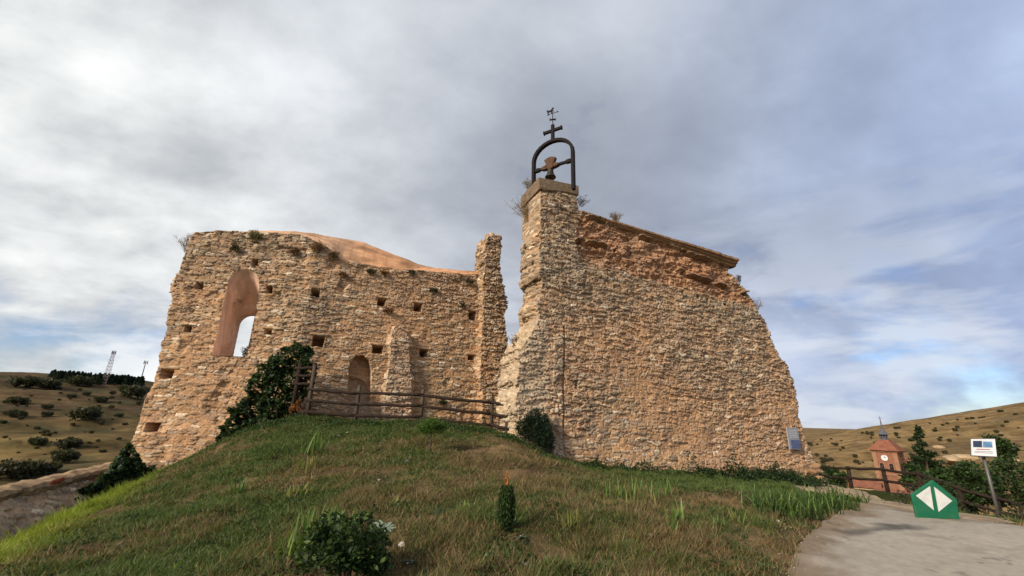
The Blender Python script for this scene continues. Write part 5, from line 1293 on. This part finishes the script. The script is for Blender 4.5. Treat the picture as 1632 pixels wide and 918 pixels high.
for px, py, w, lab in ((135, 670, 46, 'dark round bush in the middle of the left hillside'), (58, 710, 28, 'dark oval bush on the pale field of the left hill'), (105, 715, 34, 'flat dark bush right of the oval bush on the left hill'), (210, 634, 44, 'dark bush on the left hill close to the ruin'), (36, 618, 40, 'wide dark thicket high on the left hill, leftmost'), (75, 620, 36, 'wide dark thicket high on the left hill, right of leftmost'), (128, 616, 36, 'flat thicket below the row of pines on the left hill'), (28, 645, 28, 'round bush on left hill below the wide thickets'), (25, 666, 28, 'bush near the left picture edge at mid hill'), (73, 652, 18, 'small bush in middle of left hill, upper of two'), (73, 664, 18, 'small bush in middle of left hill, lower of two'), (158, 642, 22, 'small bush above the dark round bush on the left hill'), (20, 762, 60, 'broad green bush behind the low wall at left edge'), (70, 755, 40, 'green bush behind the low wall right of the broad one'), (100, 738, 44, 'dusky bush in the valley behind the low wall')):
    hbush(px, py, w, lab, None, 1 if py > 730 else 0, 1.15)
rg = np.random.default_rng(12)
for i in range(100):
    px = 1290+340*rg.random(); t = rg.random(); top = np.interp(px, [1285, 1400, 1500, 1632], [702, 682, 667, 646]); py = top+4+(738-top)*t**1.1
    hbush(px, py, 4+7*rg.random()*(1 if t > .3 else .6), 'small dark shrub dotting the dry ochre hillside', 'shrubs dotting the right hillside', 1+int(rg.random() < .6), 1.3)
for i in range(85):
    px = 235*rg.random(); py = 609+118*rg.random()**1.2; hbush(px, py, 4+10*rg.random()**1.5, 'low dark scrub plant dotting the brown left hillside', 'scrub dotting the left hillside', 1+int(rg.random() < .5), 1.2)
# pine row on the ridge
def pine_model():
    rg = np.random.default_rng(21); n = 700; t = rg.random(n)**.8; r = .24*(1-t)**.7*(.4+.7*rg.random(n)); a = rg.random(n)*6.28
    P = np.c_[r*np.cos(a), r*np.sin(a), .10+t*.9]; V, Fq, C_ = leaves(P, .13, pick(n, [(.016, .028, .014), (.022, .036, .018)], 21), -.1, .5, None, 21); o = mesh('ridge_pine', V, Fq, MAT['leaf'], None, C_); d = o.data; bpy.data.objects.remove(o); return d
PM = pine_model()
for i in range(62):
    px = 80+148*(i+.6*rg.random())/62; py = np.interp(px, [80, 130, 228], [597.5, 602, 607])+2*rg.random()
    D = 405-30*rg.random(); d = ray(px, py); u = d/math.hypot(d[0], d[1]); p = CAM+u*D; zg = float(gz(p[:1], p[1:2])[0]); ztop = (CAM+(lambda q: q/math.hypot(q[0], q[1]))(ray(px, py-7-4*rg.random()*(1 if px < 180 else .5)))*D)[2]
    s = max(2.5, ztop-zg); o = bpy.data.objects.new('ridge_pine', PM); COL.objects.link(o); o.location = (p[0], p[1], zg); o.scale = (s*1.25, s*1.25, s); o.rotation_euler = (0, 0, i*1.3); props(o, 'dark pine in the row along the left ridge', 'pine tree', 'pines in a row on the left ridge')
# masts on the ridge
def mast(name, base, top, D, w0, w1, label, lattice=True):
    def pt(px, py): d = ray(px, py); return CAM+d/math.hypot(d[0], d[1])*D
    b = pt(*base); t = pt(*top); H = t[2]-b[2]+6; o = empty(name, (b[0], b[1], b[2]-6), .3, label, 'mast'); m = MB()
    if lattice:
        for k in range(4):
            sx, sy = (-1, 1, 1, -1)[k], (-1, -1, 1, 1)[k]; m.tube([(sx*w0, sy*w0, 0), (sx*w1, sy*w1, H)], .10, 5)
        m.build('leg', MAT['mastred'], o); q = MB(); n = 11
        for i in range(n):
            z0_, z1_ = H*i/n, H*(i+1)/n; a, c = w0+(w1-w0)*i/n, w0+(w1-w0)*(i+1)/n
            for k in range(4):
                s1 = [(-1, -1), (1, -1), (1, 1), (-1, 1)]; p, r = s1[k], s1[(k+1) % 4]; q.tube([(p[0]*a, p[1]*a, z0_), (r[0]*c, r[1]*c, z1_)], .055, 4); q.tube([(p[0]*c, p[1]*c, z1_), (r[0]*c, r[1]*c, z1_)], .055, 4)
        q.build('lattice', MAT['mastred'], o)
    else:
        m.tube([(0, 0, 0), (0, 0, H)], [.4, .22], 8); m.build('pole', MAT['steel'], o); q = MB()
    h = MB()
    for k in range(3): h.box((1.0*math.cos(k*2.1), 1.0*math.sin(k*2.1), H-1.2), (.4, .3, 2.2), k*2.1)
    h.box((0, 0, H-1.2), (1.4, .25, .25)); h.build('antenna', MAT['steel'], o)
MAT['mastred'] = mat_col('mast_paint', (.33, .25, .25), .2, 1, .7)
mast('radio_mast', (170, 600), (180, 559), 380, 1.3, .55, 'tall reddish lattice radio mast on the left ridge')
mast('radio_mast', (225, 604), (234, 575), 380, 1, .5, 'slim grey radio mast close to the ruin edge', False)
